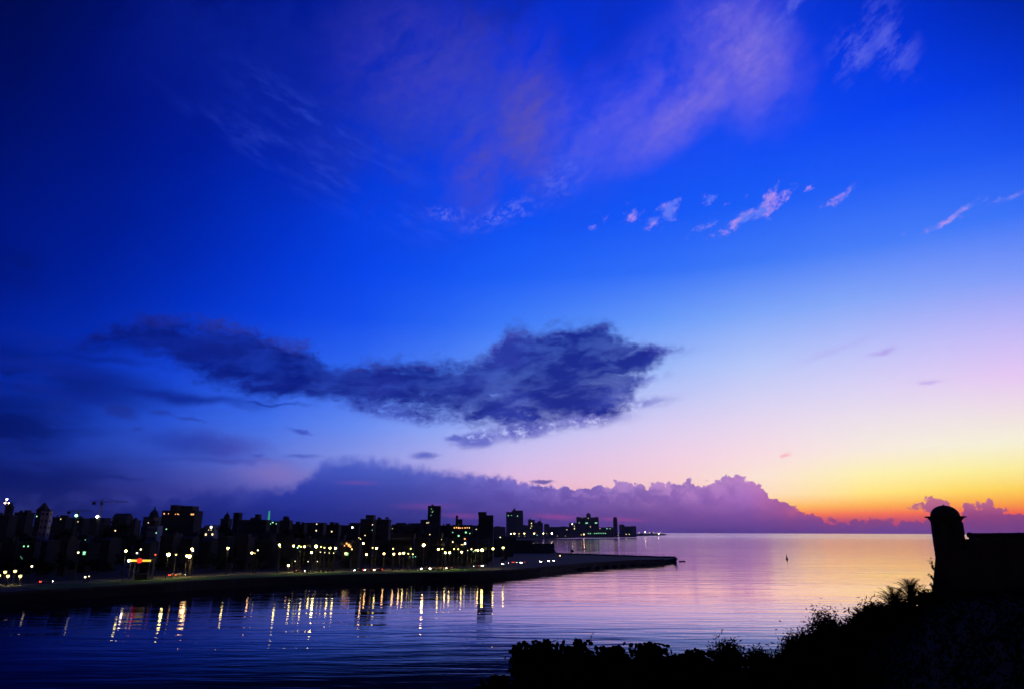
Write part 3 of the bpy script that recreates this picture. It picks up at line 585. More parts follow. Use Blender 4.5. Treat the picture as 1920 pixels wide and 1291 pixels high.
bld('apartment_block', 'building', 'dark block with a stepped top two roofs right of the green neon sign', 524, 548, 976, 600, 'dark', 9, 'flat', 4, 4, steps=((.2, .6, 4.0, .2, .9),))
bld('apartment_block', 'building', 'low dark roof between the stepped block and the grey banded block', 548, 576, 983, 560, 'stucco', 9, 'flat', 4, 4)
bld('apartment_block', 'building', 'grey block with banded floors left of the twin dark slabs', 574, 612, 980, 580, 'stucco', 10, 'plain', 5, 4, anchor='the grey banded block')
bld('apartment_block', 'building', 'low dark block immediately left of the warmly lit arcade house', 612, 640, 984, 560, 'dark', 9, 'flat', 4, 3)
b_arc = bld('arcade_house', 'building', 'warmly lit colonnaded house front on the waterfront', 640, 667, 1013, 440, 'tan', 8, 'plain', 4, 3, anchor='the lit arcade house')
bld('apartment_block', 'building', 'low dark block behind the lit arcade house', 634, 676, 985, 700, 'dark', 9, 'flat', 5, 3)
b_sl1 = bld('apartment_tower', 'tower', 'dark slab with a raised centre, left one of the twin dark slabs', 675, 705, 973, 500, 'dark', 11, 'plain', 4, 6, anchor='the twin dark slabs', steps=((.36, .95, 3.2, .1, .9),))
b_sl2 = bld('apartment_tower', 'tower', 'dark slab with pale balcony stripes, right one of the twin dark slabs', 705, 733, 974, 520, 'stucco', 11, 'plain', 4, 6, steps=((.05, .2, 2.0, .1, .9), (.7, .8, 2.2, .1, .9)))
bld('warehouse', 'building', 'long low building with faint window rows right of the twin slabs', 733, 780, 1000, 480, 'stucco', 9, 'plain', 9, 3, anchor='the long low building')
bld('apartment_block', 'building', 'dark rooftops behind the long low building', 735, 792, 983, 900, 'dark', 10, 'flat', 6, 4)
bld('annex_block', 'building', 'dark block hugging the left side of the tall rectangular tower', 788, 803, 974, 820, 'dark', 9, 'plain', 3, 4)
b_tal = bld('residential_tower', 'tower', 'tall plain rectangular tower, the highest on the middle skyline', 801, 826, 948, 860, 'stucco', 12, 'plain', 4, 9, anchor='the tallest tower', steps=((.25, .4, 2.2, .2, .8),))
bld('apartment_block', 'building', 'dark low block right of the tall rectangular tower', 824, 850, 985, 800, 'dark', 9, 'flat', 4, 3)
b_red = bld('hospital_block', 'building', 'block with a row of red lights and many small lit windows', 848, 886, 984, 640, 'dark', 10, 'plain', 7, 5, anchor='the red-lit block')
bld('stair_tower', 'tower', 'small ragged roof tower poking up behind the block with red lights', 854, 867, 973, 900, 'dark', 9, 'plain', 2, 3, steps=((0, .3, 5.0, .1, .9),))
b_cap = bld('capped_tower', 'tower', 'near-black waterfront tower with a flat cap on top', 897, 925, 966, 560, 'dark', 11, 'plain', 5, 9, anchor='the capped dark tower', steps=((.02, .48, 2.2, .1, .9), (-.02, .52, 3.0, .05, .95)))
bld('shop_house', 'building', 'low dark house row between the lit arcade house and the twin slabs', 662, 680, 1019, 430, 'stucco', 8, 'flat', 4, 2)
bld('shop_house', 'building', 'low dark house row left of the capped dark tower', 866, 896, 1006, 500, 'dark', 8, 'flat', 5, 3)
# far across the bay
G2 = 'far skyline across the bay'
bld('far_block', 'building', 'low dark far block right behind the capped dark tower', 924, 948, 987, 2300, 'dark', 30, 'flat', 4, 2, G2)
b_f1 = bld('hotel_tower', 'tower', 'broad far hotel tower with a mast, tallest across the bay', 949, 981, 959, 2500, 'stucco', 30, 'plain', 6, 8, G2, anchor='the broad far hotel tower', steps=((.32, .98, 6.0, .1, .9), (.42, .55, 12.0, .3, .7)))
bld('far_block', 'building', 'low far block just right of the broad hotel tower', 980, 990, 984, 2600, 'dark', 25, 'flat', 3, 2, G2)
bld('far_block', 'tower', 'square far tower with lit windows, between the mast hotel and the spire', 990, 1003, 974, 2700, 'stucco', 22, 'plain', 4, 5, G2, steps=((.1, .5, 4.0, .1, .9),))
b_spi = bld('spire_block', 'tower', 'far stepped block ending in a thin spire', 1003, 1018, 979, 2700, 'stucco', 22, 'plain', 4, 4, G2, anchor='the far spire', steps=((.35, .8, 6.0, .1, .9),))
bld('far_block', 'building', 'small far block between the spire and the long low shore', 1020, 1030, 982, 2800, 'dark', 22, 'flat', 3, 3, G2)
bld('far_block', 'building', 'long low far row on the shore left of the wide hotel', 1030, 1068, 987, 2900, 'dark', 25, 'flat', 8, 2, G2)
bld('far_block', 'building', 'far block with a lit top at the left foot of the wide hotel', 1067, 1083, 980, 3000, 'stucco', 25, 'flat', 4, 3, G2)
b_nat = bld('grand_hotel', 'building', 'wide far hotel with a central turret and green lit windows', 1081, 1123, 969, 3100, 'stucco', 35, 'plain', 9, 6, G2, anchor='the wide far hotel', steps=((.46, .64, 15.0, .2, .8), (.50, .60, 19.0, .3, .7), (.02, .12, 2.5, .1, .9), (.86, .98, 2.5, .1, .9)))
bld('far_block', 'building', 'low far row right of the wide hotel', 1122, 1150, 988, 3200, 'dark', 30, 'flat', 6, 2, G2)
bld('rounded_tower', 'tower', 'slim far tower with a rounded top standing alone', 1150, 1158, 971, 3300, 'stucco', 18, 'plain', 3, 7, G2, anchor='the slim far tower', steps=((.12, .88, 4.5, .1, .9), (.25, .75, 7.0, .2, .8)))
bld('far_block', 'building', 'low square far block right of the slim tower', 1161, 1171, 983, 3400, 'dark', 25, 'flat', 3, 3, G2)
bld('far_block', 'building', 'last low far block before the lit point', 1170, 1193, 986, 3600, 'dark', 28, 'flat', 6, 2, G2)
# castle on the point
b_pun = bld('fortress', 'fortress', 'low dark fortress block standing at the root of the point', 958, 1039, 1019, 760, 'stone', 40, 'plain', 0, 0, 'waterfront fortress', anchor='the low fortress', steps=((0, .5, 4.0, .1, .9), (0, .12, 7.0, .1, .6)))
bld('shop_house', 'building', 'low dark house row between the capped tower and the fortress', 926, 962, 1010, 640, 'dark', 12, 'flat', 6, 2)
# rooftops that fill the city between the landmarks: three rows
marks = sorted([(r['xl']+r['xr'])/2 and ((r['xl']+r['xr'])/2, r['anchor']) for r in BLD if r['anchor']])
ORD = ['first', 'second', 'third', 'fourth', 'fifth', 'sixth', 'seventh', 'eighth', 'ninth', 'tenth', 'eleventh', 'twelfth', 'thirteenth', 'fourteenth', 'fifteenth', 'sixteenth']
def short(s): return s
fills = {}
for row, (Y, y0, step, rowname) in enumerate(((450, 1012, 37, 'waterfront house'), (560, 997, 41, 'mid-row house'), (800, 984, 33, 'back-row rooftop'))):
    x = -30 + row*9
    while x < 905:
        wpx = step*(.7 + .5*rnd.random())
        if not (row == 0 and (625 < x < 690 or 225 < x < 250)):
            yt = y0 + (rnd.random()-.45)*13 + (4 if row else 0) - (6 if x < 300 and row == 2 else 0)
            fills.setdefault((row, min(marks, key=lambda m_: abs(m_[0] - x - wpx/2))[1]), []).append((x, x+wpx-1.5, yt, (shoreY(x+wpx/2) + 82 + rnd.random()*30) if row == 0 else Y + rnd.random()*40))
        x += wpx
for (row, mk_), lst in fills.items():
    for k, (a, b_, yt, Y) in enumerate(sorted(lst)):
        nm = ('waterfront', 'mid-row', 'back-row')[row]; kind = ('terrace_house', 'apartment_block', 'apartment_block')[row]
        lab = f'dark {nm} house nearest to {mk_}' if len(lst) == 1 else f'dark {nm} house near {mk_}, {ORD[k]} of {len(lst)} from left'
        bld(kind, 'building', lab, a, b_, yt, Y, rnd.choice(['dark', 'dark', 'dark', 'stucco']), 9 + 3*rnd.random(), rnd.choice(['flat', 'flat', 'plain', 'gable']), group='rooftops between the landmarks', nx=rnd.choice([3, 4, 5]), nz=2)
# special parts
def part_on(rec, name, mb, m): return mb.build(name, m, rec['root'])
zt = lambda r, x, y: pl(x, y, r['Y']).z - LAND
for (x, y) in ((11.4, 935), (8, 941.8), (15.4, 942)):
    p = pl(x, y, b_tri['Y'])
    mb = MB(); mb.tube([(p.x-b_tri['xc'], 1, b_tri['H']), (p.x-b_tri['xc'], 1, p.z-LAND-.3)], .12); mb.build('lamp_pole', M['metal'], b_tri['root'])
    MB().ball((p.x-b_tri['xc'], 1, p.z-LAND), .55).build('lamp_globe', GL['white' if y < 940 else 'orange'], b_tri['root'], True)
MB().box(-1.6, 1.6, .5, 3.5, b_tri['H']+.5, b_tri['H']+3.5, .5, .5).build('belfry', M['dark'], b_tri['root'])
mb = MB(); r = b_neo; x0 = pl(503.5, 957, r['Y']).x - r['xc']; x1 = pl(507.5, 957, r['Y']).x - r['xc']; zz = zt(r, 505, 957)
i = len(mb.v); mb.box(x0, x1, -.5, -.1, r['H']+.2, zz, (x1-x0)*.2, .02)
mb.build('neon_sign', GL['neon'], r['root'])
def mast(rec, x, y, rad=.5):
    p = pl(x, y, rec['Y']); MB().tube([(p.x-rec['xc'], rec['dep']*.5, rec['H']), (p.x-rec['xc'], rec['dep']*.5, (rec['H']+p.z-LAND)/2), (p.x-rec['xc'], rec['dep']*.5, p.z-LAND)], [rad, rad*.7, rad*.3]).build('mast', M['metal'], rec['root'])
mast(b_f1, 964.5, 947, 1.3); mast(b_spi, 1013, 967, 1.6)
mb = MB()
for k in range(7): mb.lathe([(.42, 0), (.34, .3), (.30, 4.6), (.42, 4.9)], 10, (-b_arc['w']/2 + b_arc['w']*(k+.5)/7, -1.2, 0))
mb.build('colonnade', M['tan'], b_arc['root']); MB().box(-b_arc['w']/2-.3, b_arc['w']/2+.3, -1.8, -.19, 4.92, 5.5).build('porch_roof', M['tan'], b_arc['root'])
# lit windows, where the photograph shows one
for x, y, k, s in ((63, 967, 'window_green', .9), (69, 967, 'window_green', .7), (114, 972, 'window', .5), (45, 1023, 'window_green', .6), (53, 1023, 'window_green', .6), (33, 1047, 'window_green', .9), (40, 1045, 'window_green', 1.1), (100, 1031, 'window_green', 1.2),
  (158, 1036, 'window_green', 1.4), (165, 1036, 'window_green', .7), (146, 977, 'window', .6), (164, 1019, 'window', .7), (160, 1011, 'window_green', .4), (308, 962, 'window_orange', .8), (316, 962, 'window_orange', .5), (329, 963, 'window_orange', .5), (333, 962.5, 'window_orange', .6), (335, 963.5, 'window_orange', .5),
  (359, 963.5, 'window_orange', 1.0), (362.3, 963.5, 'window_orange', 1.0), (365.6, 963.5, 'window_orange', 1.0), (264, 979, 'window', .5), (278, 979, 'window', .5), (290, 982, 'window', .5), (293, 998, 'window_green', .6), (296.5, 998, 'window_green', .6), (312, 991, 'window_green', .7), (371, 993.5, 'window_green', 1.1), (373.5, 1000.5, 'window', .9),
  (396, 986.8, 'window_white', 1.3), (386, 1001, 'window', 1.0), (398.3, 1000.8, 'window', 1.0), (391, 992.5, 'window', .4), (396, 992.5, 'window', .4), (433, 1005, 'window_orange', 1.2), (420, 968.5, 'window_green', .5), (449, 968, 'window_green', .5), (460, 974.8, 'window', .5), (475, 974.5, 'window', .5), (507, 981, 'window_green', .6), (511.5, 977.8, 'window_green', 1.0), (518, 981, 'window_green', .5),
  (512, 1011.6, 'window_white', .8), (550, 983.6, 'window_white', 1.1), (556, 1005, 'window_white', .8), (556, 1011, 'window', .6), (594, 981, 'window', .7), (593, 993.7, 'window', .7), (619, 982.5, 'window', .5), (622, 995.5, 'window', .7), (645.7, 1001, 'window_white', .9), (660.7, 987.8, 'window_white', 1.1), (672.6, 1005, 'window', .6), (673, 1007, 'window', .5), (676, 1009.5, 'window', .5), (684.5, 1003, 'window', .6), (698.5, 983, 'window', .6), (698, 993, 'window_green', .4),
  (736.5, 981, 'window', .5), (736.4, 990, 'window', .5), (733.5, 997.5, 'window_green', .6), (800.5, 979, 'window', .6), (803.5, 978.8, 'window', .6), (790, 986, 'window_green', .5), (806, 1001, 'window', .5), (809, 953, 'window_green', .35), (810.5, 959, 'window_green', .45), (808, 965, 'window_green', .35), (812, 957, 'window_green', .3), (829.7, 977.8, 'window_white', 1.2), (826, 1000, 'window', .6), (828, 1010, 'window', .4),
  (849, 997, 'window_green', .5), (849, 1015, 'window', .7), (860, 983.5, 'window', .5), (860, 1004, 'window_green', 1.1), (859, 1009, 'window_orange', .6), (861, 1009, 'window_orange', .6), (871.5, 1009.5, 'window_orange', .9), (873.5, 997.5, 'window_green', 1.1), (881, 999, 'window_green', .6), (872, 1018, 'window_white', 1.0), (868, 1020, 'window', .5), (891.5, 1012, 'window', .7), (893, 991.5, 'window', .5), (865, 1020, 'window', .4),
  (852, 988.5, 'window_orange', .7), (856, 988, 'window_orange', .7), (860, 988.5, 'window_orange', .9), (863, 989, 'window_orange', .6), (867, 988.7, 'window_orange', .6), (872, 988.5, 'window_orange', .7), (876, 988.3, 'window_orange', .6), (880, 988.6, 'window', .5), (916, 1013, 'window', .3),
  (648, 1037, 'window', 1.3), (651, 1037.5, 'window_green', 1.3), (654, 1021, 'window_orange', 1.2), (650, 1018, 'window_orange', .9), (657, 1024, 'window_orange', 1.0), (646, 1022, 'window_orange', .6),
  (953, 965.5, 'window_green', .7), (959, 965, 'window_green', .5), (970.5, 966.5, 'window_green', .7), (996.5, 980, 'window', .9), (997, 985, 'window', .7), (995, 989, 'window', .7), (1086, 979, 'window_green', .8), (1099, 979.5, 'window_green', 1.2), (1101.5, 979.5, 'window_green', 1.0), (1116.5, 979.3, 'window_green', 1.2), (1119, 979.3, 'window_green', 1.1), (1103, 970.5, 'window', .6), (1107, 986.5, 'window', .7), (1092, 970, 'window_green', .5),
  (1073, 981.5, 'window_white', 1.3), (1077, 990, 'window', 1.0), (1077, 985, 'window', .6), (1138, 990, 'window_green', 1.0), (1144, 990, 'window_green', .9), (1125, 990, 'window', .6), (1063, 992, 'window', .7),
  (1103, 999, 'window_green', .9), (1107, 999, 'window_green', .9), (1115, 999, 'window_green', .9), (1119, 998.8, 'window_green', .9), (1123, 998.6, 'window_green', .9), (1127, 998.6, 'window_green', .9), (1131, 998.8, 'window_green', .9), (1135, 998.8, 'window_green', .9), (948, 989, 'window_white', 1.0)):
    lit_at(x, y, k, s)

# ------------------------------------------------------------------ tower cranes
def crane(x, ytop, yj, xj0, xj1, Y, label, col, lx, ly, r_):
    p = pl(x, 968, Y); zt_ = pl(x, ytop, Y).z; zj = pl(x, yj, Y).z
    root = empty('tower_crane', (p.x, Y, LAND), 0, label, 'crane', 'tower cranes over the city')
    def lattice(a, b_, half, n):
        mb = MB(); a = Vector(a); b_ = Vector(b_); d = (b_-a).normalized(); u = d.cross(Vector((0, 1, .01))).normalized()*half; w_ = d.cross(u).normalized()*half
        for s1 in (-1, 1):
            for s2 in (-1, 1): mb.tube([a+u*s1+w_*s2, b_+u*s1+w_*s2], half*.16, 4)
        for k in range(n):
            t0, t1 = a.lerp(b_, k/n), a.lerp(b_, (k+1)/n)
            mb.tube([t0+u+w_, t1-u+w_], half*.1, 4); mb.tube([t0-u-w_, t1+u-w_], half*.1, 4)
        return mb
    lattice((0, 0, -.3), (0, 0, zj-LAND), .8, 26).build('mast', M['metal'], root)
    X0, X1 = pl(xj0, yj, Y).x - p.x, pl(xj1, yj, Y).x - p.x
    lattice((X0, 0, zj-LAND+.6), (X1, 0, zj-LAND+.6), .5, 30).build('jib', M['metal'], root)
    mb = lattice((0, 0, zj-LAND), (0, 0, zt_-LAND), .5, 4); mb.tube([(0, 0, zt_-LAND), (X1*.8, 0, zj-LAND+1)], .07, 4); mb.tube([(0, 0, zt_-LAND), (X0*.9, 0, zj-LAND+1)], .07, 4)
    mb.build('apex', M['metal'], root)
    MB().box(X0, X0+2.4, -.8, .8, zj-LAND-1.8, zj-LAND+.4).build('counterweight', M['dark'], root)
    MB().box(.6, 2.2, -1.6, -.2, zj-LAND-2.4, zj-LAND-.3).build('cab', M['metal'], root)
    f = pl(lx, ly, Y-1.5); mb = MB(); mb.ball((f.x-p.x, -1.5, f.z-LAND), r_); fo = mb.build('floodlight', GL[col], root, True)
    MB().tube([(f.x-p.x, -1.5, f.z-LAND+.1), (f.x-p.x, 0, f.z-LAND+.3), (0, 0, f.z-LAND+.3)], .12).build('lamp_bracket', M['metal'], root)
crane(186, 934, 941, 174, 240, 610, 'larger dark tower crane with a long jib and a white floodlight', 'white', 182.3, 967.7, .9)
crane(144.5, 953, 958.5, 127, 173, 630, 'smaller faint tower crane with a green floodlight on its mast', 'green', 143, 965.6, 1.0)

# ------------------------------------------------------------------ street lamps
PROTO = {}
LC = {'yellow': (1.0, .84, .20), 'white': (1.0, .88, .52), 'orange': (1.0, .62, .20), 'green': (.28, 1.0, .36), 'teal': (.35, 1.0, .75), 'red': (1.0, .10, .05), 'hot': (1.0, .78, .30)}
LS = {'b': 64.0, 'm': 26.0, 's': 5.0, 't': 2.2, 'd': 5.0}
def lamp_parts(col, size):
    if (col, size) not in PROTO:
        gm_ = glowmat('lamp_' + {'hot': 'far_yellow'}.get(col, col), LC[col], LS[size]*{'hot': 1.2, 'red': .4, 'teal': .6}.get(col, 1.0))
        PROTO[col, size] = (MB().lathe([(.26, 0), (.26, .5), (.14, .7), (.10, 1.0)], 8).mesh('pole', M['iron'], True),
                      MB().ball((0, 0, 0), 1.0, 12, 8).mesh('globe', gm_, True),
                      MB().lathe([(.9, .72), (.95, .8), (.5, 1.05), (.1, 1.2)], 10).mesh('hood', M['iron'], True))
    return PROTO[col, size]
LAMPS = []
def lamp(x, y, size, col, Y=None, group='street lamps of the waterfront'):
    Y = Y or shoreY(x) + 36 + 14*rnd.random()
    p = pl(x, y, Y); r_ = {'b': .70, 'm': .50, 's': .36, 't': .26, 'd': .56}[size] * max(1, (Y/420.0)**.55)
    if p.z < LAND + 2.2: p.z = LAND + 2.2
    LAMPS.append((x, y, size, col, p, r_, group))
for a in ((-2, 1078, 'd', 'yellow'), (9.7, 1071.5, 'd', 'yellow'), (15, 1079, 'd', 'orange'), (28.4, 1069.8, 'd', 'yellow'), (38, 1079, 'd', 'yellow'), (59.7, 1060.6, 's', 'white'), (146.7, 1034.7, 's', 'white'), (216.3, 993.7, 's', 'orange', 520),
  (235.9, 1031.8, 'm', 'yellow'), (264, 1028.8, 's', 'white'), (256.8, 1035.8, 's', 'white'), (291.4, 1038.8, 's', 'red'), (315.8, 1038.5, 'b', 'yellow'), (330, 1038.8, 's', 'orange'), (360, 1028, 'm', 'orange'), (361.8, 1031.5, 's', 'white'), (355, 1042, 'b', 'orange'), (350.5, 1041, 'm', 'orange'), (159.4, 1083, 's', 'white'), (166, 1085.7, 't', 'white'),
  (427.5, 1026.6, 'm', 'yellow'), (472.3, 1035.5, 'm', 'orange'), (478, 1036, 't', 'yellow'), (483.5, 1030.5, 's', 'white'), (523.8, 1020.4, 'm', 'yellow'), (525.5, 1024.6, 't', 'white'), (550.6, 1022.4, 'm', 'yellow'), (560.5, 1022.5, 's', 'yellow'), (564.3, 1023.8, 's', 'yellow'), (571, 1023.8, 'm', 'yellow'), (558, 1025.5, 's', 'teal'), (593, 1023, 'b', 'yellow'), (602, 1024, 's', 'yellow'), (608.3, 1025.8, 's', 'yellow'), (618.7, 1026.3, 'm', 'yellow'), (629, 1026.6, 'm', 'yellow'), (584, 1034.7, 'm', 'yellow'),
  (600.8, 1034, 't', 'white'), (609, 1034.8, 't', 'white'), (617.3, 1035.5, 't', 'white'), (625.6, 1035.8, 't', 'white'), (540.9, 1059, 'm', 'orange'), (553.4, 1051, 't', 'white'), (577.7, 1051.7, 't', 'white'), (595, 1051.4, 't', 'white'),
  (659.7, 1028.5, 's', 'orange'), (681, 1017.6, 'm', 'orange'), (698.7, 1026, 's', 'orange'), (705.7, 1026.6, 'm', 'yellow'), (687, 1038.5, 'm', 'orange'), (720, 1037, 'm', 'orange'), (737, 1027.6, 's', 'yellow'), (738.5, 1037.5, 'm', 'orange'), (749.7, 1037, 'm', 'orange'), (756.7, 1035.8, 'm', 'yellow'), (765.6, 1037, 's', 'yellow'), (770, 1027.6, 's', 'yellow'), (774, 1038, 's', 'yellow'),
  (769, 1042.5, 't', 'teal'), (774, 1043, 't', 'teal'), (779, 1042.5, 't', 'teal'), (794.4, 1020.8, 'b', 'orange'), (822, 1028.5, 'm', 'yellow'), (829.7, 1028, 's', 'yellow'), (835, 1035, 'm', 'yellow'), (843, 1035, 'm', 'yellow'), (837.9, 1002, 'm', 'yellow', 600), (844.7, 1001.5, 's', 'white', 600), (851.4, 1028, 's', 'yellow'), (859.3, 1028.3, 's', 'yellow'), (865.5, 1033.8, 'm', 'yellow'), (876.9, 1031, 't', 'white'),
  (884, 1028.5, 's', 'white'), (891.4, 1030.5, 's', 'yellow'), (896, 1030.5, 'm', 'yellow'), (904, 1030, 'b', 'yellow'), (887.7, 1033, 't', 'teal'), (924.4, 1027.7, 'm', 'yellow'), (943.3, 1026, 'm', 'yellow'), (1050, 1040.6, 's', 'orange', 560)): lamp(*a)
for x, y, s, c in ((957.9, 999.4, 'm', 'hot'), (964.6, 999.4, 'm', 'hot'), (973.3, 999.4, 's', 'hot'), (983.3, 999, 'm', 'hot'), (1001.5, 999, 'm', 'hot'), (1018.8, 999, 'm', 'hot'), (1025, 999, 't', 'hot'), (1034.8, 999, 'b', 'hot')):
    lamp(x, y, s, c, 2150, 'lamps along the far bay shore')
for x, y, s, c, Y in ((924, 1005, 't', 'green', 1500), (938, 1006.2, 's', 'white', 1300), (949, 1005.6, 's', 'yellow', 1300), (973, 1004, 't', 'hot', 2000), (984, 1004, 't', 'white', 2000), (1007, 1002, 's', 'teal', 2300), (1090, 1001.5, 's', 'orange', 3000), (1094.8, 1000.8, 'm', 'orange', 3000), (1045, 1003.5, 't', 'white', 2800), (1060, 1004, 't', 'white', 2800),
  (1159, 1002.5, 's', 'orange', 3500), (1164.6, 1002.2, 'm', 'hot', 3500), (1168, 1002, 's', 'hot', 3500), (1174, 1000.4, 's', 'hot', 3600), (1180, 1000.6, 's', 'hot', 3600), (1185.4, 997.8, 't', 'hot', 3900), (1192, 999.5, 't', 'hot', 3800), (1199, 997.4, 's', 'hot', 4000), (1209.8, 996.4, 'm', 'hot', 4000), (1217.7, 997.2, 's', 'hot', 4200), (1225, 996.8, 's', 'hot', 4300), (1231, 997.2, 't', 'hot', 4300), (1224, 999.6, 's', 'hot', 4300), (1238, 996.6, 's', 'hot', 4400), (1235, 999.8, 'm', 'hot', 4300)):
    lamp(x, y, s, c, Y, 'lamps along the far bay shore')
CN = {'yellow': 'yellow', 'white': 'white', 'orange': 'orange', 'green': 'green', 'teal': 'bluish green', 'red': 'red', 'hot': 'pale yellow'}
SN = {'d': 'low', 'b': 'large', 'm': 'round', 's': 'small', 't': 'tiny'}
byk = {}
for l in LAMPS:
    a = min(marks, key=lambda m_: abs(m_[0]-l[0]))[1]
    byk.setdefault((SN[l[2]], CN[l[3]], a), []).append(l)
for (sn, cn, a), lst in byk.items():
    for k, (x, y, size, col, p, r_, group) in enumerate(sorted(lst)):
        lab = f'{sn} {cn} street lamp below {a}'
        if len(lst) == 2: lab += (', left of two', ', right of two')[k]
        elif len(lst) > 2: lab += f', {ORD[k]} of {len(lst)} from left'
        pm, gm, hm = lamp_parts(col, size)
        root = empty('street_lamp', (p.x, p.y, LAND), 0, lab, 'lamp', group)
        hgt = p.z - LAND
        po = link('pole', pm, root); po.scale = (1, 1, max(.5, hgt - r_*.95))
        g = link('globe', gm, root, (0, 0, hgt)); g.scale = (r_,)*3
        hd = link('hood', hm, root, (0, 0, hgt)); hd.scale = (r_,)*3
        if size in 'bmd' and p.y < 560:          # the downward throw of the lantern
            sl = bpy.data.lights.new('lamp_light', 'SPOT'); sl.energy = {'b': 12000, 'm': 5500, 'd': 2500}[size]; sl.color = LC[col]; sl.spot_size = R(140); sl.spot_blend = .6; sl.shadow_soft_size = .2
            so_ = bpy.data.objects.new('lamp_light', sl); COL.objects.link(so_); so_.parent = root; so_.location = (0, 0, hgt - r_*1.05)

# ------------------------------------------------------------------ filling-station canopy with the yellow and red sign
Yk = shoreY(262) + 34
xa, xb = pl(241, 1050, Yk).x, pl(283, 1050, Yk).x; zc = pl(262, 1050, Yk).z; w = xb - xa
ks = empty('canopy_kiosk', ((xa+xb)/2, Yk, LAND), 0, 'kiosk canopy edged in glowing yellow with a red sign in its middle', 'kiosk')
mb = MB()
for sx in (-1, 1):
    for sy in (.6, 4.2): mb.box(sx*w*.42-.15, sx*w*.42+.15, sy-.15, sy+.15, 0, zc-LAND-.5)
mb.build('canopy_frame', M['metal'], ks)
MB().box(-w/2, w/2, .06, 5, zc-LAND-.5, zc-LAND+.5).build('canopy', M['stucco'], ks)
MB().box(-w/2, -w*.12, 0, .055, zc-LAND-.42, zc-LAND+.42).build('light_panel', GL['fascia'], ks); MB().box(w*.12, w/2, 0, .055, zc-LAND-.42, zc-LAND+.42).build('light_panel', GL['fascia'], ks)
mb = MB(); mb.lathe([(1.05, 0), (1.05, .3)], 20); mb.v = [(v[0]*1.15, .05-v[2], v[1]+zc-LAND) for v in mb.v]; mb.build('round_sign', GL['redsign'], ks)
MB().ball((-w/2+.3, -.3, zc-LAND), .42).build('lamp_globe', GL['white'], ks, True)
MB().box(-w*.3, w*.3, 3, 4.6, 0, 2.6).build('booth', M['stucco'], ks)

# ------------------------------------------------------------------ cars on the waterfront road
prof = [(-2.15, .45), (-2.2, .85), (-1.6, 1.0), (-1.15, 1.42), (.55, 1.45), (1.15, 1.0), (2.05, .88), (2.2, .6), (2.15, .38), (-2.1, .38)]
car0 = empty('parked_car', (0, 0, 0))
bm = bmesh.new(); A = [bm.verts.new((x, -.8 + (.14 if z > 1.2 else 0), z)) for x, z in prof]; B = [bm.verts.new((x, .8 - (.14 if z > 1.2 else 0), z)) for x, z in prof]
bm.faces.new(A); bm.faces.new(B[::-1])
for i in range(len(prof)): bm.faces.new((A[i], B[i], B[(i+1) % len(prof)], A[(i+1) % len(prof)]))
bmesh.ops.recalc_face_normals(bm, faces=bm.faces); bmesh.ops.bevel(bm, geom=bm.edges[:], offset=.05, segments=2, affect='EDGES')
me = bpy.data.meshes.new('body'); bm.to_mesh(me); bm.free(); me.materials.append(M['metal']); link('body', me, car0)
mb = MB()
for s in (-1, 1): mb.quad((-1.35, s*.79, 1.02), (.9, s*.79, 1.02), (.5, s*.69, 1.37), (-1.05, s*.69, 1.37))
mb.build('window', M['glass'], car0)
wm = MB().lathe([(.18, -.11), (.32, -.1), (.34, 0), (.32, .1), (.18, .11)], 14).mesh('wheel', M['rubber'], True)
for sx in (-1.35, 1.35):
    for sy in (-.74, .74):
        o = link('wheel', wm, car0, (sx, sy, .34)); o.rotation_euler = (math.pi/2, 0, 0)
hm = MB().ball((0, 0, 0), .17).mesh('headlight', GL['head'], True); tm = MB().ball((0, 0, 0), .14).mesh('tail_light', GL['tail'], True)
for sy in (-.62, .62): link('headlight', hm, car0, (2.2, sy, .68)); link('tail_light', tm, car0, (-2.2, sy, .8))
first = True
CARS = [(675, 40), (692, 40), (708, 40.4), (797, 39.6), (812, 40), (826, 40), (842, 40), (893, 40), (908, 40), (96, 46), (304, 46), (345, 46), (565, 46), (1017, 41), (1032, 41), (1040, 41), (948, 46), (946, 40), (965, 46), (980, 40)]
road_line = {40: offset_line(COAST, 39.5), 46: offset_line(COAST, 46.5)}
cnt = {}
for x, d in CARS: cnt.setdefault((min(marks, key=lambda m_: abs(m_[0]-x))[1], d > 43), []).append(x)
for x, d in CARS:
    ln = road_line[46 if d > 43 else 40]; i = min(range(NC), key=lambda k: abs(math.atan2(ln[k].x, ln[k].y) - math.atan2(pl(x, 1060, 400).x, 400)))
    i = max(1, min(NC-2, i)); p = ln[i]; tdir = ln[i+1] - ln[i-1]; ang = math.atan2(tdir.y, tdir.x) + (math.pi if d <= 43 else 0)
    # slide along the chord so that the car stands under its photo column
    tgt = pl(x, 1060, p.y).x; p = Vector((tgt, p.y + (tgt-p.x)*tdir.y/max(.1, tdir.x), LAND+.012))
    c = car0 if first else copy_tree(car0); first = False
    c.location = p; c.rotation_euler = (0, 0, ang); c.name = 'car'
    key = (min(marks, key=lambda m_: abs(m_[0]-x))[1], d > 43); lst = sorted(cnt[key]); k = lst.index(x)
    lab = f'dark car, {"far" if d > 43 else "near"} lane below {key[0]}' + ('' if len(lst) == 1 else f', {ORD[k]} of {len(lst)} from left')
    tag(c, lab, 'car', 'cars on the waterfront road')

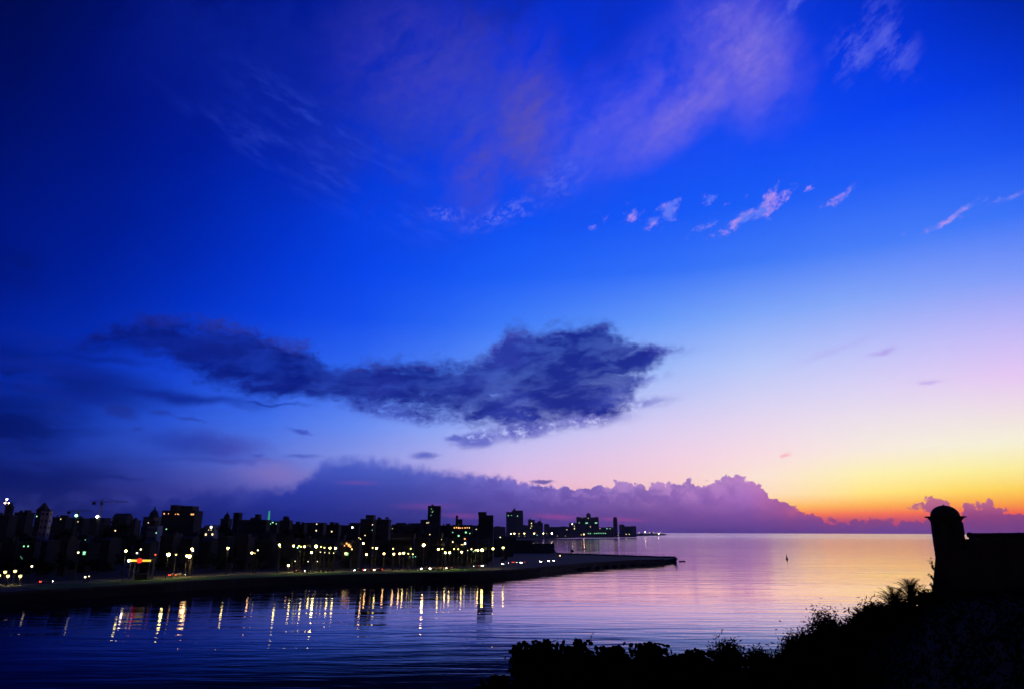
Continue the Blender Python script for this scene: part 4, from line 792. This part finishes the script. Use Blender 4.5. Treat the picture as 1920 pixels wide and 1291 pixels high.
# ------------------------------------------------------------------ trees of the waterfront park, and on the far point
def leaf_cloud(mb, c, rad, n, size, r, flat=.8):
    for _ in range(n):
        d = Vector((r.gauss(0, 1), r.gauss(0, 1), r.gauss(0, 1))).normalized()
        p = Vector(c) + Vector((d.x*rad[0], d.y*rad[1], d.z*rad[2]))*(r.random()**.45)
        u = Vector((r.gauss(0, 1), r.gauss(0, 1), r.gauss(0, .6))).normalized(); w_ = u.cross(Vector((r.random()-.5, r.random()-.5, r.random()-.5))).normalized()
        s = size*(.6 + .8*r.random()); mb.quad(p-u*s-w_*s*.5, p+u*s*.2-w_*s*.7, p+u*s+w_*s*.1, p+w_*s*.7)
TREES = []
for k in range(4):
    r = random.Random(40+k); root = empty('park_tree', (0, 0, 0)); H = 7 + k*.7
    mb = MB(); mb.tube([(0, 0, -.2), (.1, 0, H*.3), (.2, .1, H*.55)], [.28, .2, .12])
    for a in range(4):
        an = a*1.6 + k; mb.tube([(.1, 0, H*.32), (math.cos(an)*1.2, math.sin(an)*1.2, H*.5), (math.cos(an)*2.0, math.sin(an)*2.0, H*.66)], [.12, .08, .04], 5)
    mb.build('trunk', M['bark'], root)
    mb = MB()
    for a in range(9): leaf_cloud(mb, (r.gauss(0, 1.5), r.gauss(0, 1.5), H*(.5+.4*r.random())), (1.6, 1.6, 1.1), 70, .33, r)
    mb.build('crown', M['leaf'], root); TREES.append(root)
spots = [(x + rnd.random()*14, 54 + rnd.random()*22) for x in range(-20, 640, 22)] + [(x + rnd.random()*10, 56 + rnd.random()*20) for x in range(700, 960, 30)]
tk = {}
for i, (x, d) in enumerate(spots): tk.setdefault(min(marks, key=lambda m_: abs(m_[0]-x))[1], []).append(x)
used = set()
for i, (x, d) in enumerate(spots):
    o = TREES[i % 4]
    if i >= 4: o = copy_tree(o)
    Y = shoreY(x) + d + 3; p = pl(x, 1050, Y); s = .75 + .5*rnd.random()
    o.location = (p.x, Y, LAND); o.rotation_euler = (0, 0, rnd.random()*6); o.scale = (s, s, s*(.85+.3*rnd.random()))
    a = min(marks, key=lambda m_: abs(m_[0]-x))[1]; lst = sorted(tk[a])
    tag(o, f'dark park tree below {a}' + ('' if len(lst) == 1 else f', {ORD[lst.index(x)]} of {len(lst)} from left'), 'tree', 'trees of the waterfront park')
for k, (x, Y, s) in enumerate(((1201, 4000, 5.0), (1216, 4200, 4.4), (1224, 4250, 4.8), (1231, 4300, 3.0), (1244, 4600, 2.2))):
    o = copy_tree(TREES[k % 4]); p = pl(x, 997, Y); o.location = (p.x, Y, LAND); o.scale = (s*.8, s*.8, s*.62)
    tag(o, f'dark tree clump on the lit far point, {ORD[k]} of five from left', 'tree', 'trees on the far point')
o = copy_tree(TREES[1]); p = gp(1072, 1039.5, LAND); o.location = p; o.scale = (.85, .85, .75); tag(o, 'single round tree on the point beside the thin flagpole', 'tree')
rt = []
for k, (x, yt, Y) in enumerate(((55, 990, 470), (118, 985, 520), (196, 988, 480), (226, 982, 560), (258, 994, 470), (340, 998, 470), (378, 990, 560), (425, 992, 520), (468, 1000, 470), (497, 992, 560), (535, 996, 500), (566, 998, 470), (604, 994, 540), (655, 990, 620), (744, 990, 640), (775, 994, 600), (842, 992, 620), (890, 996, 590))): rt.append((x, yt, Y))
rk_ = {}
for x, yt, Y in rt: rk_.setdefault(min(marks, key=lambda m_: abs(m_[0]-x))[1], []).append(x)
for k, (x, yt, Y) in enumerate(rt):
    o = copy_tree(TREES[k % 4]); p = pl(x, yt, Y); hh = (p.z - LAND)/7.6; o.location = (p.x, Y, LAND); o.scale = (hh*.62, hh*.62, hh); o.rotation_euler = (0, 0, k*1.3)
    a = min(marks, key=lambda m_: abs(m_[0]-x))[1]; lst = sorted(rk_[a])
    tag(o, f'tall dark tree among rooftops near {a}' + ('' if len(lst) == 1 else f', {ORD[lst.index(x)]} of {len(lst)} from left'), 'tree', 'tall trees among the rooftops')
# flagpole on the point
p = gp(1066, 1040, LAND); ht = pl(1066, 1015, p.y).z - LAND
fp = empty('flagpole', p, 0, 'thin bare flagpole standing on the point right of the fortress', 'flagpole')
MB().lathe([(.5, 0), (.5, .5), (.2, .55)], 10).build('base', M['stone'], fp); MB().tube([(0, 0, .5), (0, 0, ht*.5), (0, 0, ht)], [.22, .17, .1], 8).build('pole', M['metal'], fp, True)

# ------------------------------------------------------------------ figures on the parapet of the point
def figure(pose):
    if pose == 'standing':
        J = [((0,0,.95),(.15,.11)), ((0,0,1.2),(.14,.1)), ((0,0,1.42),(.17,.1)), ((0,0,1.53),(.06,.06)), ((0,0,1.66),(.1,.11)), ((0,0,1.76),(.07,.08)),
             ((.1,0,.88),(.09,.09)), ((.11,.02,.48),(.065,.065)), ((.11,-.01,.08),(.045,.045)), ((.11,-.15,.03),(.04,.03)),
             ((-.1,0,.88),(.09,.09)), ((-.13,.02,.48),(.065,.065)), ((-.14,-.01,.08),(.045,.045)), ((-.14,-.15,.03),(.04,.03)),
             ((.21,0,1.4),(.06,.06)), ((.27,.02,1.12),(.045,.045)), ((.25,-.14,.9),(.035,.035)), ((-.21,0,1.4),(.06,.06)), ((-.28,.0,1.12),(.045,.045)), ((-.26,-.1,.88),(.035,.035))]
    else:
        J = [((0,0,.12),(.16,.13)), ((0,.03,.36),(.14,.1)), ((0,.02,.58),(.17,.1)), ((0,0,.69),(.06,.06)), ((0,-.02,.82),(.1,.11)), ((0,-.02,.92),(.07,.08)),
             ((.1,-.05,.1),(.09,.09)), ((.12,-.46,.1),(.065,.065)), ((.12,-.48,-.3),(.045,.045)), ((.12,-.6,-.36),(.04,.03)),
             ((-.1,-.05,.1),(.09,.09)), ((-.12,-.46,.1),(.065,.065)), ((-.12,-.48,-.3),(.045,.045)), ((-.12,-.6,-.36),(.04,.03)),
             ((.21,.02,.56),(.06,.06)), ((.26,-.1,.32),(.045,.045)), ((.16,-.36,.2),(.035,.035)), ((-.21,.02,.56),(.06,.06)), ((-.26,-.1,.32),(.045,.045)), ((-.16,-.36,.2),(.035,.035))]
    E = [(0,1),(1,2),(2,3),(3,4),(4,5),(0,6),(6,7),(7,8),(8,9),(0,10),(10,11),(11,12),(12,13),(2,14),(14,15),(15,16),(2,17),(17,18),(18,19)]
    me = bpy.data.meshes.new('person'); me.from_pydata([j[0] for j in J], E, []); me.materials.append(M['cloth'])
    o = link('person', me); o.modifiers.new('Skin', 'SKIN'); o.modifiers.new('Smooth', 'SUBSURF').levels = 1
    for v, (_, r_) in zip(me.skin_vertices[0].data, J): v.radius = r_
    me.skin_vertices[0].data[0].use_root = True
    return o
P0, P1 = figure('standing'), figure('sitting')
def bare(x, along):                    # a spot on the back parapet under a photo column
    best = min(range(len(PT)), key=lambda k: abs(math.atan2(PT[k].x, PT[k].y) - math.atan2(pl(x, 1040, 600).x, 600)) + (1 if PT[k].y < 590 else 0))
    c = offset_line(PT, .5)[best]; return Vector((c.x, c.y, LAND + 1.1))
wh = [('sitting', 1258, 'at the very tip'), ('standing', 1264, 'at the very tip'), ('sitting', 1252, 'just left of the tip'), ('standing', 1240, 'left of the tip group'), ('sitting', 1216, 'alone, left of the tip group'), ('standing', 1196, 'alone, midway along the point'), ('sitting', 1171, 'midway along the point'), ('sitting', 1165, 'midway along the point, beside another'), ('sitting', 1118, 'near the root of the point'), ('sitting', 1084, 'close to the round tree')]
uf = set()
for pose, x, where in wh:
    src = P0 if pose == 'standing' else P1
    o = src if pose not in uf else src.copy()
    if pose in uf: COL.objects.link(o)
    uf.add(pose); o.location = bare(x, 0) + Vector((0, 0, .0)); o.rotation_euler = (0, 0, rnd.random()*.8 - .4)
    tag(o, f'person {pose} in dark clothes on the parapet {where}', 'person', 'people on the parapet of the point')

# ------------------------------------------------------------------ boats and buoy
p = gp(1475.5, 1047.5)
by = empty('channel_buoy', (p.x, p.y, 0), .1, 'dark channel buoy with a tapering top floating alone in the golden water', 'buoy')
MB().lathe([(.9, -.6), (1.25, -.2), (1.25, .5), (1.0, .75)], 14).build('float', M['iron'], by, True)
mb = MB()
for k in range(4):
    a = k*math.pi/2 + .4; mb.tube([(math.cos(a)*.85, math.sin(a)*.85, .7), (math.cos(a)*.3, math.sin(a)*.3, 3.4)], .08, 5)
for z, r_ in ((1.4, .72), (2.3, .52)): mb.lathe([(r_, z), (r_+.05, z+.04), (r_, z+.09)], 12)
mb.lathe([(.62, .7), (.28, 3.3)], 8); mb.build('cage', M['iron'], by)
MB().lathe([(.3, 3.4), (.34, 3.5), (.2, 4.0), (.18, 4.5), (.05, 4.9)], 10).build('lantern', M['iron'], by, True)
p = gp(1279, 1052); bt = empty('rowing_boat', (p.x, p.y, 0), .15, 'low dark rowing boat drifting off the tip of the point', 'boat')
bm = bmesh.new(); rows = []
for k in range(9):
    tt = k/8*2 - 1; wd = .85*max(.02, (1-abs(tt)**2.4)); sh = .18*tt*tt
    rows.append([bm.verts.new((tt*3.0, y_*wd, z_)) for y_, z_ in ((-1, .62+sh), (-.8, .1), (0, -.18), (.8, .1), (1, .62+sh), (.85, .55+sh), (.6, .16), (0, .02), (-.6, .16), (-.85, .55+sh))])
for a, b_ in zip(rows, rows[1:]):
    for k in range(10): bm.faces.new((a[k], b_[k], b_[(k+1) % 10], a[(k+1) % 10]))
bm.faces.new(rows[0][::-1]); bm.faces.new(rows[-1]); bmesh.ops.recalc_face_normals(bm, faces=bm.faces)
me = bpy.data.meshes.new('hull'); bm.to_mesh(me); bm.free(); me.materials.append(M['bark']); link('hull', me, bt)
for x_ in (-1.2, .5): MB().box(x_-.14, x_+.14, -.6, .6, .34, .39).build('thwart', M['bark'], bt)

# ================================================================== the headland in front: slope, fort, sentry box, cannon, plants
SIL = [(700, 1520, 34), (800, 1420, 33), (880, 1345, 32), (940, 1310, 31), (1000, 1290, 31), (1100, 1282, 31), (1250, 1280, 31), (1340, 1270, 32), (1450, 1260, 34), (1520, 1242, 36), (1600, 1208, 39), (1680, 1164, 43), (1752, 1122, 46), (1850, 1118, 46), (1990, 1118, 44), (2250, 1130, 40)]
def ridge(x):
    for (a, ya, da), (b_, yb, db) in zip(SIL, SIL[1:]):
        if a <= x <= b_:
            k = (x-a)/(b_-a); return ya + (yb-ya)*k, da + (db-da)*k
    return SIL[0][1:] if x < SIL[0][0] else SIL[-1][1:]
bm = bmesh.new(); grid = []; r = random.Random(5)
xs_ = [700 + (2250-700)*k/90 for k in range(91)]
for x in xs_:
    yS, D = ridge(x); col = []
    d = ray(x, yS); hz = Vector((d.x, d.y, 0)).normalized(); slope = d.z/math.hypot(d.x, d.y)
    zr = CAM_Z + slope*D
    for k, s in enumerate((.08, .2, .35, .5, .65, .8, .9, 1.0, 1.06, 1.15, 1.3, 1.55, 1.9)):
        z = zr - (1-s)*3.0 if s <= 1 else zr - (s-1)*D*.75 - (s-1)**2*D*.5
        p = hz*(D*s); col.append(bm.verts.new((p.x, p.y, max(-1.5, z + (r.random()-.5)*.35))))
    grid.append(col)
for a, b_ in zip(grid, grid[1:]):
    for k in range(len(a)-1): bm.faces.new((a[k], a[k+1], b_[k+1], b_[k]))
bmesh.ops.recalc_face_normals(bm, faces=bm.faces)
for f in bm.faces:
    f.smooth = True
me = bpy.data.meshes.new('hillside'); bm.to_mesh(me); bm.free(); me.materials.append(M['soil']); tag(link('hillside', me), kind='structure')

YT = 44.0                                             # depth of the sentry box
cT = pl(1779, 1010, YT); ztop = pl(1800, 1009.5, YT).z
mpp = (pl(1800, 1000, YT).x - pl(1700, 1000, YT).x)/100
fort = empty('fort_wall', (cT.x, YT, 12.0), 0, 'massive black fort wall filling the right edge below the sentry box', 'fort')
zC = pl(1756, 1034, YT).z - 12
hb = ztop - 12
mb = MB()
xL = pl(1754.5, 1034, YT-1.1).x - cT.x
# battered corner: narrower at the top
i = len(mb.v); bat = 3.4
mb.v += [(xL-bat*1.5, -1.1-bat*.6, -4), (40, -1.1-bat*.6, -4), (40, 14, -4), (xL+7, 14, -4), (xL, -1.1, zC), (40, -1.1, zC), (40, 14, zC), (xL+14.5, 14, zC)]
mb.f += [tuple(i+k for k in f) for f in ((0,3,2,1),(4,5,6,7),(0,1,5,4),(1,2,6,5),(2,3,7,6),(3,0,4,7))]
mb.build('wall', M['stone'], fort)
rs = random.Random(9)
mb = MB(); mb.box(0, 1, 0, 1, zC+.003, zC+.16); mb.v = [(((xL-.10) if v[1] == 0 else xL+14) if v[0] == 0 else 40, -1.2 if v[1] == 0 else 14.1, v[2]) for v in mb.v]; mb.build('cordon', M['stone'], fort)
x2 = pl(1841, 1005, YT).x - cT.x
mb = MB(); xx = .4
while xx < 40:
    wd = .7 + .8*rs.random(); mb.box(xx, xx+wd-.015, -1.0+.03*rs.random(), 1.4, zC+.163, hb + (rs.random()-.6)*.07, .01, .01); xx += wd
mb.build('parapet', M['stone'], fort)
mb = MB(); xx = x2
while xx < 40:
    wd = .5 + .7*rs.random(); mb.box(xx, xx+wd-.012, -.85+.03*rs.random(), 1.3, hb-.12, pl(1850, 1004.5, YT).z-12 + (rs.random()-.6)*.05, .01, .01); xx += wd
mb.build('gun_platform', M['stone'], fort)
# sentry box on the corner
sb = empty('sentry_box', (cT.x, YT, zC+12+.163), 0, 'round domed stone sentry box on the corner of the fort wall', 'sentry box')
z0 = zC + 12 + .163
def zz_(y): return pl(1776, y, YT).z - z0
xc_b = pl(1782, 1010, YT).x - cT.x; xc_t = pl(1775.5, 975, YT).x - cT.x
rb = 26.0*mpp
mb = MB(); mb.lathe([(rb*1.0, -.5), (rb, zz_(1016)), (rb, zz_(1010)), (rb*.995, zz_(1003)), (rb*.99, zz_(996)), (rb*.985, zz_(990)), (rb*.98, zz_(983)), (rb*.98, zz_(976)), (rb*1.02, zz_(975)), (rb*1.02, zz_(973.6))], 40); mb.v = [(v[0]*(1+.010*rs.gauss(0, 1)), v[1]*(1+.010*rs.gauss(0, 1)), v[2]+.012*rs.gauss(0, 1)) for v in mb.v]; mb.build('body', M['stone'], sb, True)
MB().lathe([(rb*1.03, zz_(973.5)), (rb*1.10, zz_(972)), (rb*1.13, zz_(970)), (rb*1.30, zz_(969.3)), (rb*1.31, zz_(967.2)), (rb*1.0, zz_(966.6))], 40).build('cornice', M['stone'], sb)
dz0, dz1 = zz_(966.5), zz_(946.5)
MB().lathe([(rb*.93*math.cos(a), dz0 + (dz1-dz0)*math.sin(a)) for a in [math.pi/2*k/12 for k in range(12)]] + [(rb*.06, dz1), (rb*.05, dz1+.05)], 40).build('dome', M['stone'], sb, True)
for an in (-100, -40, 200):
    a = R(an); o = MB().box(-.13, .13, -.02, .12, -.38, .38).build('loophole', M['rubber'], sb, False, (math.cos(a)*rb*1.0, math.sin(a)*rb*1.0, zz_(990))); o.rotation_euler = (0, 0, a + math.pi/2)
MB().lathe([(rb*.4, -1.6), (rb*.75, -1.0), (rb*1.0, -.5), (rb*1.02, -.3), (rb*1.02, -.24)], 32).build('corbel', M['stone'], sb, True)
# cannon lying on the parapet, muzzle to the left
cx0 = pl(1815, 1002, YT).x; ca = pl(1815, 1002.2, YT).z
rr = 4.9*mpp
cn = empty('cannon', (cx0, YT, ca), 0, 'long iron cannon barrel lying on the fort parapet with its muzzle facing left', 'cannon')
def lx(prof, n=24):
    mb = MB(); mb.lathe(prof, n); mb.v = [(v[2], v[1], v[0]) for v in mb.v]; return mb
lx([(rr*.55, .35), (rr*.55, 0.0), (rr*.85, -.01), (rr*1.08, .06), (rr*1.05, .14), (rr*.80, .32), (rr*.78, .42), (rr*.86, .46), (rr*.84, .52), (rr*.80, .56), (rr*.88, 1.9), (rr*1.0, 1.94), (rr*1.0, 2.04), (rr*.92, 2.08), (rr*1.0, 3.1), (rr*1.1, 3.14), (rr*1.1, 3.24), (rr*1.02, 3.28), (rr*1.1, 4.3), (rr*1.18, 4.35), (rr*1.0, 4.5), (rr*.4, 4.58), (rr*.3, 4.7), (rr*.42, 4.82), (rr*.1, 4.95)]).build('barrel', M['iron'], cn, True)
MB().tube([(2.6, -rr*1.8, 0), (2.6, rr*1.8, 0)], .09, 10).build('trunnion', M['iron'], cn, True)

# ---- plants of the slope
def slope_pt(x, back=0.0):
    yS, D = ridge(x); d = ray(x, yS); hz = Vector((d.x, d.y, 0)).normalized(); s = 1 - back
    return Vector((hz.x*D*s, hz.y*D*s, CAM_Z + d.z/math.hypot(d.x, d.y)*D - (1-s)*3.0))
def disc(mb, p, n_, r_, k=7):
    n_ = n_.normalized(); u = n_.cross(Vector((.3, .5, .8))).normalized(); w_ = n_.cross(u)
    mb.quad(*[p + (u*math.cos(2*math.pi*j/k)*r_ + w_*math.sin(2*math.pi*j/k)*r_*.85) for j in range(k)])
def grow(name, label, cat, x, ytop, back, wpx, leafm, kind, seed, group):
    r = random.Random(seed); b_ = slope_pt(x, back); Y = b_.y
    top = pl(x, ytop, Y).z; H = max(.6, top - b_.z + .1); W_ = wpx*Y/1280/math.cos(R(10))/2
    root = empty(name, (b_.x, b_.y, b_.z-.1), 0, label, cat, group)
    st = MB(); lf = MB(); tips = []
    nb = 9 if kind != 'fine' else 13
    for k in range(nb):
        an = r.random()*6.283; rr_ = W_*(.15 + .85*r.random())*(.8 if k else .1); hh = H*(1.0 if k == 0 else .62 + .34*r.random())
        if kind == 'seagrape': hh = H*(.5+.5*r.random()) if k else H
        e = Vector((math.cos(an)*rr_, math.sin(an)*rr_, hh)); m_ = Vector((e.x*.45, e.y*.45, hh*.5))
        st.tube([(0, 0, 0), m_, e], [.05+.012*H, .03, .012], 5); tips.append((m_, e))
    for m_, e in tips:
        if kind == 'seagrape':
            for _ in range(46):
                p = m_.lerp(e, .15 + .85*r.random()) + Vector((r.gauss(0, .26), r.gauss(0, .26), r.gauss(0, .17)))
                if p.z > H: p.z = H - r.random()*.2
                disc(lf, p, Vector((r.gauss(0, .7), -.5 + r.gauss(0, .8), .4 + r.gauss(0, .5))), .085 + .06*r.random())
        else:
            ls = .07 if kind == 'fine' else .095
            for _ in range(150 if kind == 'fine' else 120):
                p = m_.lerp(e, r.random()) + Vector((r.gauss(0, .24), r.gauss(0, .24), r.gauss(0, .2)))
                u = Vector((r.gauss(0, 1), r.gauss(0, 1), r.gauss(.4, .8))).normalized()*ls*(.7+.9*r.random()); w_ = u.cross(Vector((r.random()-.5, r.random()-.5, r.random()-.5))).normalized()*ls*.42
                lf.quad(p-u, p-w_, p+u*1.1, p+w_)
    if kind == 'seagrape':           # dense body below the rim so that the slope is closed
        for _ in range(420): disc(lf, Vector((r.gauss(0, W_*.55), r.gauss(0, .5), r.random()*H*.6)), Vector((r.gauss(0, .7), -.5 + r.gauss(0, .8), .4 + r.gauss(0, .5))), .09 + .06*r.random())
    else:
        ls = .085 if kind == 'fine' else .11
        for _ in range(1400):
            p = Vector((r.gauss(0, W_*.5), r.gauss(0, .4), r.random()*H*.72)); u = Vector((r.gauss(0, 1), r.gauss(0, 1), r.gauss(.3, .8))).normalized()*ls*(.7+.9*r.random()); w_ = u.cross(Vector((r.random()-.5, r.random()-.5, r.random()-.5))).normalized()*ls*.42
            lf.quad(p-u, p-w_, p+u*1.1, p+w_)
    st.build('stem', M['bark'], root, True); lf.build('foliage', M[leafm], root)
    return root
SG = 'sea grape bushes along the bottom edge'
for k, (x, yt, bk, wp, lab) in enumerate(((930, 1272, .02, 70, 'sparse sea grape bush, leftmost of the row at the bottom edge'), (986, 1204, .0, 40, 'tall thin sea grape sprig with round leaves, left end of the row'), (1028, 1202, .0, 60, 'sea grape bush with an upright leafy tip, right of the thin sprig'), (1085, 1197, .02, 74, 'sea grape bush with the highest crown and a bare twig above it'), (1145, 1211, .01, 90, 'broad sea grape bush right of the highest crown'), (1215, 1204, .0, 80, 'sea grape bush with drooping leaf clusters in the middle right of the row'), (1270, 1228, .01, 76, 'sea grape bush with gaps of water showing between its leaves'), (1312, 1219, .0, 52, 'last sea grape bush at the right end of the row'), (1060, 1248, .12, 150, 'dark sea grape thicket in front of the left half of the row'), (1190, 1252, .12, 150, 'dark sea grape thicket in front of the right half of the row'))):
    grow('sea_grape_bush', lab, 'bush', x, yt, bk, wp, 'seagrape', 'seagrape', 100+k, SG)
SB = 'bushes climbing the slope to the fort'
for k, (x, yt, bk, wp, kind, lab) in enumerate(((1368, 1202, .0, 66, 'fine', 'rounded bush with a peaked top right of the sea grape row'), (1425, 1222, .0, 60, 'fine', 'low leafy bush between the peaked bush and the slope'), (1478, 1226, .01, 50, 'fine', 'small dense bush at the foot of the slope'), (1497, 1188, .0, 42, 'fine', 'bush with a thin leaning twig on the lower slope'), (1530, 1174, .0, 46, 'fine', 'bush on the left flank of the big feathery bush'), (1556, 1144, .0, 56, 'fine', 'big feathery bush halfway up the slope'), (1592, 1172, .02, 44, 'fine', 'open twiggy bush right of the big feathery bush'), (1610, 1156, .0, 40, 'broad', 'small leafy bush left of the lowest palm'), (1642, 1134, .0, 40, 'fine', 'light airy bush right of the lowest palm'), (1665, 1132, .0, 50, 'fine', 'low bush below the left fort palm'), (1700, 1130, .0, 60, 'broad', 'dark bush at the foot of the two fort palms'), (1737, 1116, .0, 40, 'fine', 'small bush against the foot of the fort wall'), (1570, 1205, .14, 150, 'broad', 'dark thicket on the lower slope in front of the big feathery bush'), (1450, 1252, .12, 150, 'broad', 'dark thicket at the bottom edge right of centre'))):
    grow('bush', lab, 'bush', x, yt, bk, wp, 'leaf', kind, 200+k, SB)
def palm(x, ytop, back, label, seed, n=15, L_=1.25, up=.75):
    r = random.Random(seed); b_ = slope_pt(x, back); top = pl(x, ytop, b_.y).z; H = max(.5, top - b_.z - L_*.85)
    root = empty('palm', (b_.x, b_.y, b_.z-.1), 0, label, 'palm', 'palms under the fort')
    MB().tube([(0, 0, 0), (.03, 0, H*.5), (0, 0, H)], [.16, .13, .12], 8).build('trunk', M['bark'], root, True)
    mb = MB()
    for k in range(n):
        an = 2*math.pi*k/n + r.random()*.5; el0 = R(78 - 62*(k % 5)/4 + r.random()*8)*up/.75; pts = []
        p = Vector((0, 0, H)); e = el0
        for j in range(9):
            pts.append(p.copy()); p = p + Vector((math.cos(an)*math.cos(e), math.sin(an)*math.cos(e), math.sin(e)))*(L_/8); e -= .05 + .035*j
        mb.tube(pts, [.025*(1-j/10) for j in range(9)], 4)
        for j in range(1, 9):
            d = (pts[j]-pts[j-1]).normalized(); sd = d.cross(Vector((0, 0, 1))).normalized(); ll = .44*math.sin(math.pi*(.2+.72*j/9))
            for h_ in range(4):
                q_ = pts[j-1].lerp(pts[j], h_/4)
                for sg in (-1, 1):
                    tip = q_ + (sd*sg*.55 + d*.8 + Vector((0, 0, -.15 + .2*r.random()))).normalized()*ll
                    mb.quad(q_ - d*.02, q_ + d*.02, tip)
    mb.build('crown', M['palm'], root)
palm(1682, 1101, .0, 'left of the two spiky palms under the sentry box', 1, 26, 1.5, .80)
palm(1713, 1100, .0, 'right of the two spiky palms, nearer the fort wall', 2, 26, 1.4, .84)
palm(1622, 1136, .0, 'lowest palm, standing alone halfway down the slope', 3, 20, 1.2, .82)
# low scrub that covers the slope between the bushes
lf = MB(); r = random.Random(77)
for _ in range(16000):
    x = 960 + (1990-960)*r.random(); yS, D = ridge(x); p = slope_pt(x, 0); s_ = .28 + .74*r.random()**.7
    hz = Vector((p.x, p.y, 0)); z = p.z - (1-s_)*3.0; c_ = Vector((hz.x*s_, hz.y*s_, z + .35*r.random()**2))
    if c_.y > YT - 1.6 and x > 1745: continue
    u = Vector((r.gauss(0, .6), r.gauss(0, .6), r.gauss(1.0, .4))).normalized()*(.06 + .08*r.random()); w_ = u.cross(Vector((r.random()-.5, r.random()-.5, r.random()-.5))).normalized()*.05
    lf.quad(c_-u*.6, c_-w_, c_+u*1.2, c_+w_)
tag(lf.build('undergrowth', M['leaf']), kind='stuff')
# bare twigs and wall weeds
for k, (x, y0, y1, lean, lab) in enumerate(((1098, 1212, 1186, 12, 'thin bare leaning twig above the highest sea grape crown'), (1046, 1210, 1194, -1, 'thin upright twig above the left sea grapes'), (1076, 1210, 1197, 2, 'short twig beside the highest sea grape crown'), (1568, 1168, 1143, -4, 'tall thin stalk above the big feathery bush'), (1580, 1166, 1150, 6, 'bent thin stalk right of the big feathery bush'), (1484, 1212, 1192, -8, 'thin leaning twig with a few leaves on the lower slope'))):
    bp = slope_pt(x); Y = bp.y; a, b_ = pl(x, y0+26, Y), pl(x+lean, y1, Y); root = empty('twig', a, 0, lab, 'twig', 'bare twigs above the bushes')
    e = b_ - a; MB().tube([(0, 0, 0), e*.5 + Vector((.03, 0, 0)), e], [.014, .01, .006], 5).build('stem', M['bark'], root)
    mb = MB(); r = random.Random(k)
    for _ in range(6):
        p_ = e*(.6+.4*r.random()); u = Vector((r.gauss(0, 1), r.gauss(0, 1), r.gauss(0, 1))).normalized()*.05; w_ = u.cross(Vector((.2, .7, .4))).normalized()*.022; mb.quad(p_, p_+u-w_, p_+u*2, p_+u+w_)
    mb.build('leaf', M['leaf'], root)
for k, (x, y, h_, lab) in enumerate(((1751, 1073, .9, 'tall weed sprouting from the upper edge of the fort wall corner'), (1750, 1090, .55, 'tufty weed on the fort wall corner below the tall weed'), (1749.5, 1108, .6, 'low weed at the base of the fort wall corner'))):
    p_ = pl(x+3, y, YT-1.4); root = empty('wall_weed', p_, 0, lab, 'weed', 'weeds on the fort wall')
    r = random.Random(300+k); st = MB(); lf = MB()
    for j in range(4):
        e = Vector((-.12 - .16*r.random(), r.gauss(0, .08), h_*(.5+.5*r.random()))); st.tube([(.1, .1, -.1), e*.5, e], [.015, .01, .005], 4)
        for _ in range(16):
            c_ = e*(.2+.8*r.random()); u = Vector((r.gauss(0, 1), r.gauss(0, 1), r.gauss(0, 1))).normalized()*.05; w_ = u.cross(Vector((.2, .7, .4))).normalized()*.025; lf.quad(c_, c_+u-w_, c_+u*2, c_+u+w_)
    st.build('stem', M['bark'], root); lf.build('foliage', M['leaf'], root)

# ------------------------------------------------------------------ evening air over the bay
hz = bpy.data.materials.new('evening_haze'); hz.use_nodes = True; hz.node_tree.nodes.clear(); q = T(hz.node_tree)
v_ = q.n('ShaderNodeVolumePrincipled'); v_.inputs['Color'].default_value = (.80, .82, .95, 1); v_.inputs['Density'].default_value = 4.5e-5; v_.inputs['Anisotropy'].default_value = .2
q.put(q.n('ShaderNodeOutputMaterial').inputs['Volume'], v_.outputs[0])
tag(MB().box(-3600, 3600, -60, 5200, -3, 135).build('haze', hz), kind='stuff')
# ------------------------------------------------------------------ the sun has just set behind the right of the picture
sd = bpy.data.lights.new('sun', 'SUN'); so = bpy.data.objects.new('sun', sd); COL.objects.link(so)
sd.energy = .05; sd.angle = R(.5); sd.color = (1, .62, .35)
so.rotation_euler = (R(90 + 1.0), 0, R(180 - 46) + math.pi)
S.render.engine = 'CYCLES'
cy = S.cycles
cy.use_adaptive_sampling = True; cy.adaptive_threshold = 0.02; cy.adaptive_min_samples = 12
cy.max_bounces = 4; cy.diffuse_bounces = 2; cy.glossy_bounces = 3; cy.transmission_bounces = 2
cy.use_denoising = True; cy.denoiser = 'OPENIMAGEDENOISE'; cy.denoising_input_passes = 'RGB_ALBEDO_NORMAL'; cy.denoising_prefilter = 'ACCURATE'

cy.volume_bounces = 0
